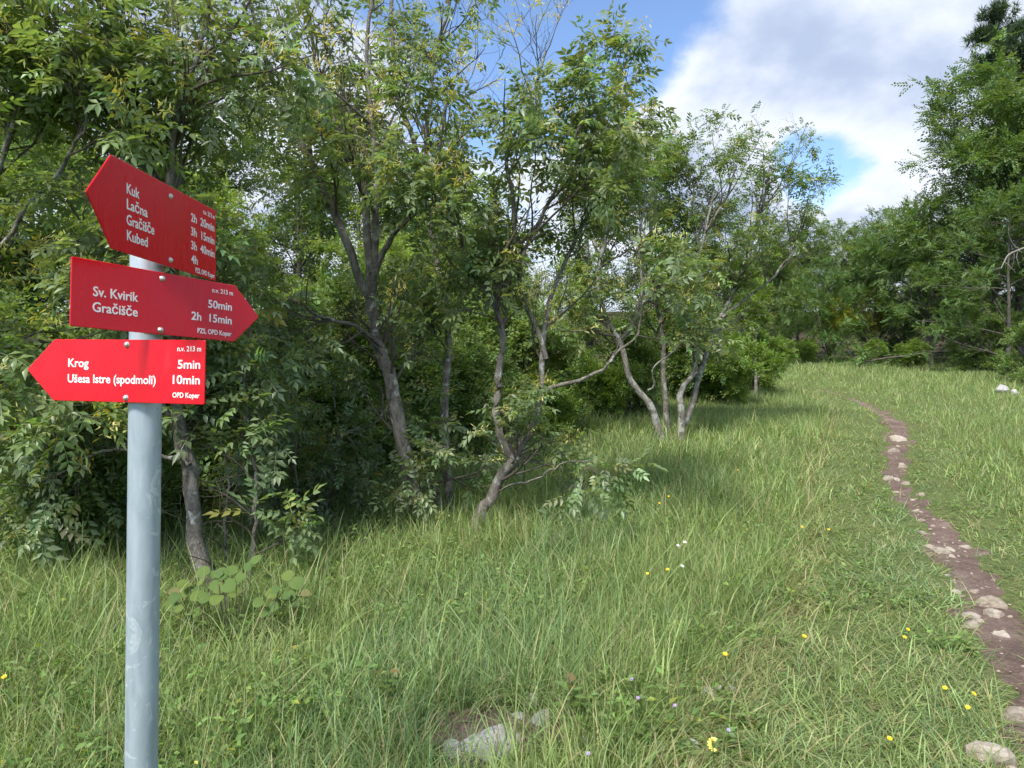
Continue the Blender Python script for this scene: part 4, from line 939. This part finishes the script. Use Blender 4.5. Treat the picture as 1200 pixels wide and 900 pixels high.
for band, n, lab in ((0, 17500, 'fresh green grass round the signpost and the white stones'), (1, 14000, 'tall green meadow grass round the feet of the ash trees'), (2, 33000, 'fine meadow grass running up to the far wood edge')):
    V, q, t, c = grass(n, np.random.default_rng(40 + band), band)
    obj('grass', mesh_np('grass', V, [q, t], MAT['grass'], c), label=lab, cat='grass', kind='stuff')
# seed stalks and low broad-leaved herbs among the grass
def herbs(n, rng):
    th = rng.uniform(-0.86, 0.86, n); r = 1.9 * (14 / 1.9) ** rng.random(n); x = r * np.sin(th); y = r * np.cos(th)
    la, d = lane(x, y); ps = np.hypot((x - SP[0]) / 0.3, (y - SP[1]) / 0.22)
    cl = snoise(x, y, 1.6, 1); k = (d > 0.03) & (ps > 0.9) & (cl > 0.1); x, y, la = x[k], y[k], la[k]; n = len(x)
    per = 6; I = np.repeat(np.arange(n), per); m = len(I)
    X0 = x[I] + rng.normal(0, 0.03, m); Y0 = y[I] + rng.normal(0, 0.03, m); Z0 = terr(X0, Y0) + rng.uniform(0.02, 0.22, m) * (1 - 0.6 * la[I])
    a = rng.uniform(0, 6.28, m); e = rng.uniform(-0.2, 0.8, m); d_ = np.stack([np.cos(a) * np.cos(e), np.sin(a) * np.cos(e), np.sin(e)], 1)
    pos = np.stack([X0, Y0, Z0], 1); X, Y, Z = frames(pos, d_, np.array([0, 0, 1.0]), rng, 0.4)
    V, Fc = place(leaflet(0.04, 0.018, 0.2), pos, X, Y, Z, rng.uniform(0.6, 1.5, m)); c = leafcolours(rng, m, (0.17, 0.26, 0.075), 0.25, 0.03)
    return V, Fc, np.repeat(c, 5, 0)
V, Fc, c = herbs(10000, np.random.default_rng(50))
obj('herbs', mesh_np('herbs', V, Fc, MAT['grass'], c), label='small broad-leaved herbs mixed through the grass', cat='herbs', kind='stuff')

# ------------------------------------------------------------------ plants and flowers one can pick out
def flower(pxx, pyy, name, label, group, petals, colour, r, height, kind='flat'):
    d = 3.0
    for _ in range(30):      # the head is height above the ground at the place it is seen
        p = at(pxx, pyy, d); d *= 1 + 0.25 * (p[2] - (tz(p[0], p[1]) + height)) / 1.5
    p = at(pxx, pyy, d); b = np.array([p[0], p[1], tz(p[0], p[1])])
    root = empty(name, b, label=label, cat='flower', group=group); h = p[2] - b[2]
    V, Q = tube(np.array([[(0.02, 0.01, -0.01), (0.012, 0.004, h * 0.5), (0, 0, h)]]), np.array([[0.0016, 0.0014, 0.0012]]), 4)
    obj('stem', mesh_np('stem', V, Q, MAT['grass'], np.tile((0.1, 0.16, 0.04), (len(V), 1))), root)
    Vs = []; Fs = []
    for i in range(petals):
        a = 2 * math.pi * i / petals; v, f = leaflet(r, r * 0.8, -0.25); c_, s_ = math.cos(a), math.sin(a)
        v = np.stack([v[:, 0] * c_ - v[:, 1] * s_, v[:, 0] * s_ + v[:, 1] * c_, v[:, 2] + (0 if kind == 'flat' else -i * r * 0.3)], 1); Fs.append(f + len(Vs) * 5); Vs.append(v)
    key = 'petal' + str(colour)
    if key not in MAT: MAT[key] = simple(key, colour, 0.5)
    hd = obj('petals', mesh_np('petals', np.concatenate(Vs), np.concatenate(Fs), MAT[key]), root); hd.location = (0, 0, h); hd.rotation_euler = (0.5, random.uniform(-.3, .3), 0)
    V, Fq = lathe([(r * 0.28, 0.0), (r * 0.26, r * 0.15), (0.0, r * 0.2)], 8); k = obj('disc', mesh_np('disc', V, Fq, MAT['grass'], np.tile(np.array((0.6, 0.4, 0.02)), (len(V), 1))), root); k.location = (0, 0, h + r * 0.05); k.rotation_euler = hd.rotation_euler
YE = (0.72, 0.50, 0.01)
for (a, b) in [(1110, 808), (1144, 815), (1137, 831), (1045, 868), (1066, 739), (1062, 748)]:
    flower(a, b, 'yellow_flower', 'yellow flower open in the short grass beside the path', 'yellow flowers beside the path', 9, YE, 0.0125, 0.12)
for (a, b) in [(941, 618), (972, 621), (944, 747), (851, 768), (759, 673), (783, 668), (773, 590), (784, 582), (865, 551), (2, 795)]:
    flower(a, b, 'yellow_flower', 'yellow flower among the tall meadow grass', 'yellow flowers in the tall grass', 8, YE, 0.013, 0.28)
for (a, b) in [(800, 664), (803, 636), (795, 640)]:
    flower(a, b, 'white_flower', 'small white flower among the tall meadow grass', 'white flowers in the tall grass', 6, (0.75, 0.72, 0.8), 0.016, 0.28)
for (a, b) in [(748, 820), (855, 858), (792, 829), (741, 798), (690, 886)]:
    flower(a, b, 'violet_flower', 'small violet flower in the foreground grass', 'violet flowers in the foreground grass', 6, (0.36, 0.26, 0.58), 0.010, 0.2)
flower(836, 870, 'yellow_rattle', 'pale yellow flower spike in the foreground grass', None, 10, (0.62, 0.6, 0.12), 0.02, 0.26, 'spike')

# the round-leaved plant at the foot of the ash: every leaf a piece of its own
rp = empty('round_leaved_plant', RB, label='low plant with broad round leaves at the foot of the grey ash trunk', cat='plant')
def round_leaf():
    n = 12; V = [(0.05, 0, 0.004)]
    for i in range(n):
        a = 2 * math.pi * i / n; r = 0.052 * (1 + 0.05 * math.cos(3 * a)) * (0.82 if i == n // 2 else 1); V.append((0.05 + r * math.cos(a), r * 0.93 * math.sin(a), -0.006 * math.cos(2 * a)))
    return np.array(V), np.array([(0, 1 + i, 1 + (i + 1) % n) for i in range(n)])
rv, rf = round_leaf(); RL = [mesh_np('leaf', rv, rf, MAT['leaf_matt'], np.tile(np.array(c), (len(rv), 1)), smooth=True) for c in ((0.13, 0.2, 0.055), (0.16, 0.22, 0.055), (0.11, 0.18, 0.055), (0.2, 0.19, 0.08))]
rg = np.random.default_rng(61); stV = []
for i in range(46):
    x = rg.uniform(-0.5, 0.42); y = rg.uniform(-0.16, 0.2); z = 0.22 + 0.26 * rg.random() * (1 - abs(x) / 0.75)
    o = obj('leaf', RL[int(rg.choice(4, p=[.4, .3, .2, .1]))], rp); s = rg.uniform(0.5, 0.95)
    o.matrix_local = Matrix.Translation((x, y, z)) @ Matrix.Rotation(rg.normal(0.65, 0.25), 4, 'X') @ Matrix.Rotation(rg.normal(0, 0.25), 4, 'Y') @ Matrix.Rotation(rg.uniform(0, 6.28), 4, 'Z') @ Matrix.Scale(s, 4)
    stV.append(np.array([(x * 0.55, y * 0.4 + 0.03, -0.02), (x * 0.85, y * 0.8, z * 0.6), (x, y, z)]))
V, Q = tube(np.array(stV), np.full((46, 3), 0.002), 4); obj('stems', mesh_np('stems', V, Q, MAT['twig']), rp, kind='stuff')

# a leafy seedling standing in the bare patch, and the dead boughs low in the wood
def seedling(pxx, pyy, h, label, seed, n=12, col=(0.18, 0.28, 0.09)):
    rg = np.random.default_rng(seed); b = hit(pxx, pyy); b[2] = tz(b[0], b[1]); root = empty('seedling', b, label=label, cat='seedling')
    V, Q = tube(np.array([[(0, 0, -0.02), (0.01, 0, h * 0.5), (0.0, 0.01, h)]]), np.array([[0.004, 0.003, 0.002]]), 5); obj('stem', mesh_np('stem', V, Q, MAT['twig'], smooth=True), root)
    lv = leaflet(0.085, 0.05, 0.2); me = mesh_np('leaf', lv[0], lv[1], MAT['leaf'], np.tile(np.array(col), (5, 1)))
    me2 = mesh_np('leaf', lv[0], lv[1], MAT['leaf'], np.tile(np.array((0.24, 0.19, 0.08)), (5, 1)))
    for i in range(n):
        o = obj('leaf', me2 if i >= n - 2 else me, root); o.location = (0, 0, h * (0.25 + 0.72 * i / n)); o.rotation_euler = (rg.normal(0, 0.2), -0.3 - 0.4 * rg.random(), i * 2.4); s = rg.uniform(0.7, 1.1); o.scale = (s, s, s)
seedling(667, 872, 0.27, 'leafy seedling with reddish tip beside the bare soil patch', 71)
seedling(452, 842, 0.22, 'low broad-leaved seedling in the grass left of the white stones', 72, 14)
def bough(pts, r0, r1, label, seed):
    rg = np.random.default_rng(seed); P = resample(pts, 12, rg, 0.02); base = P[0].copy(); root = empty('dead_bough', base, label=label, cat='branch')
    V, Q = tube(P[None] - base, np.linspace(r0, r1, 12)[None], 7); obj('limb', mesh_np('limb', V, Q, MAT['dead'], smooth=True), root)
    a, b = spawn(P[None] - base, np.linspace(r0, r1, 12)[None], 7, 0.3, 1.0, 0.7, 0.9 * np.linalg.norm(P[-1] - P[0]) * 0.5, 6, -0.2, 0.5, rg, 0.6, r1 * 0.5)
    V, Q = tube(a, b, 4); obj('twigs', mesh_np('twigs', V, Q, MAT['dead'], smooth=True), root, kind='stuff')
bough(px([(1215, 285), (1195, 292), (1180, 300), (1172, 315)], 30.5, -0.8), 0.05, 0.015, 'bare pale dead bough hanging in the hornbeam above the white rocks', 81)
bough(px([(365, 640), (388, 530), (410, 505), (440, 490), (455, 480)], 8.0, 0.3), 0.018, 0.008, 'dead grey bough leaning low behind the leaning lichened trunk', 82)
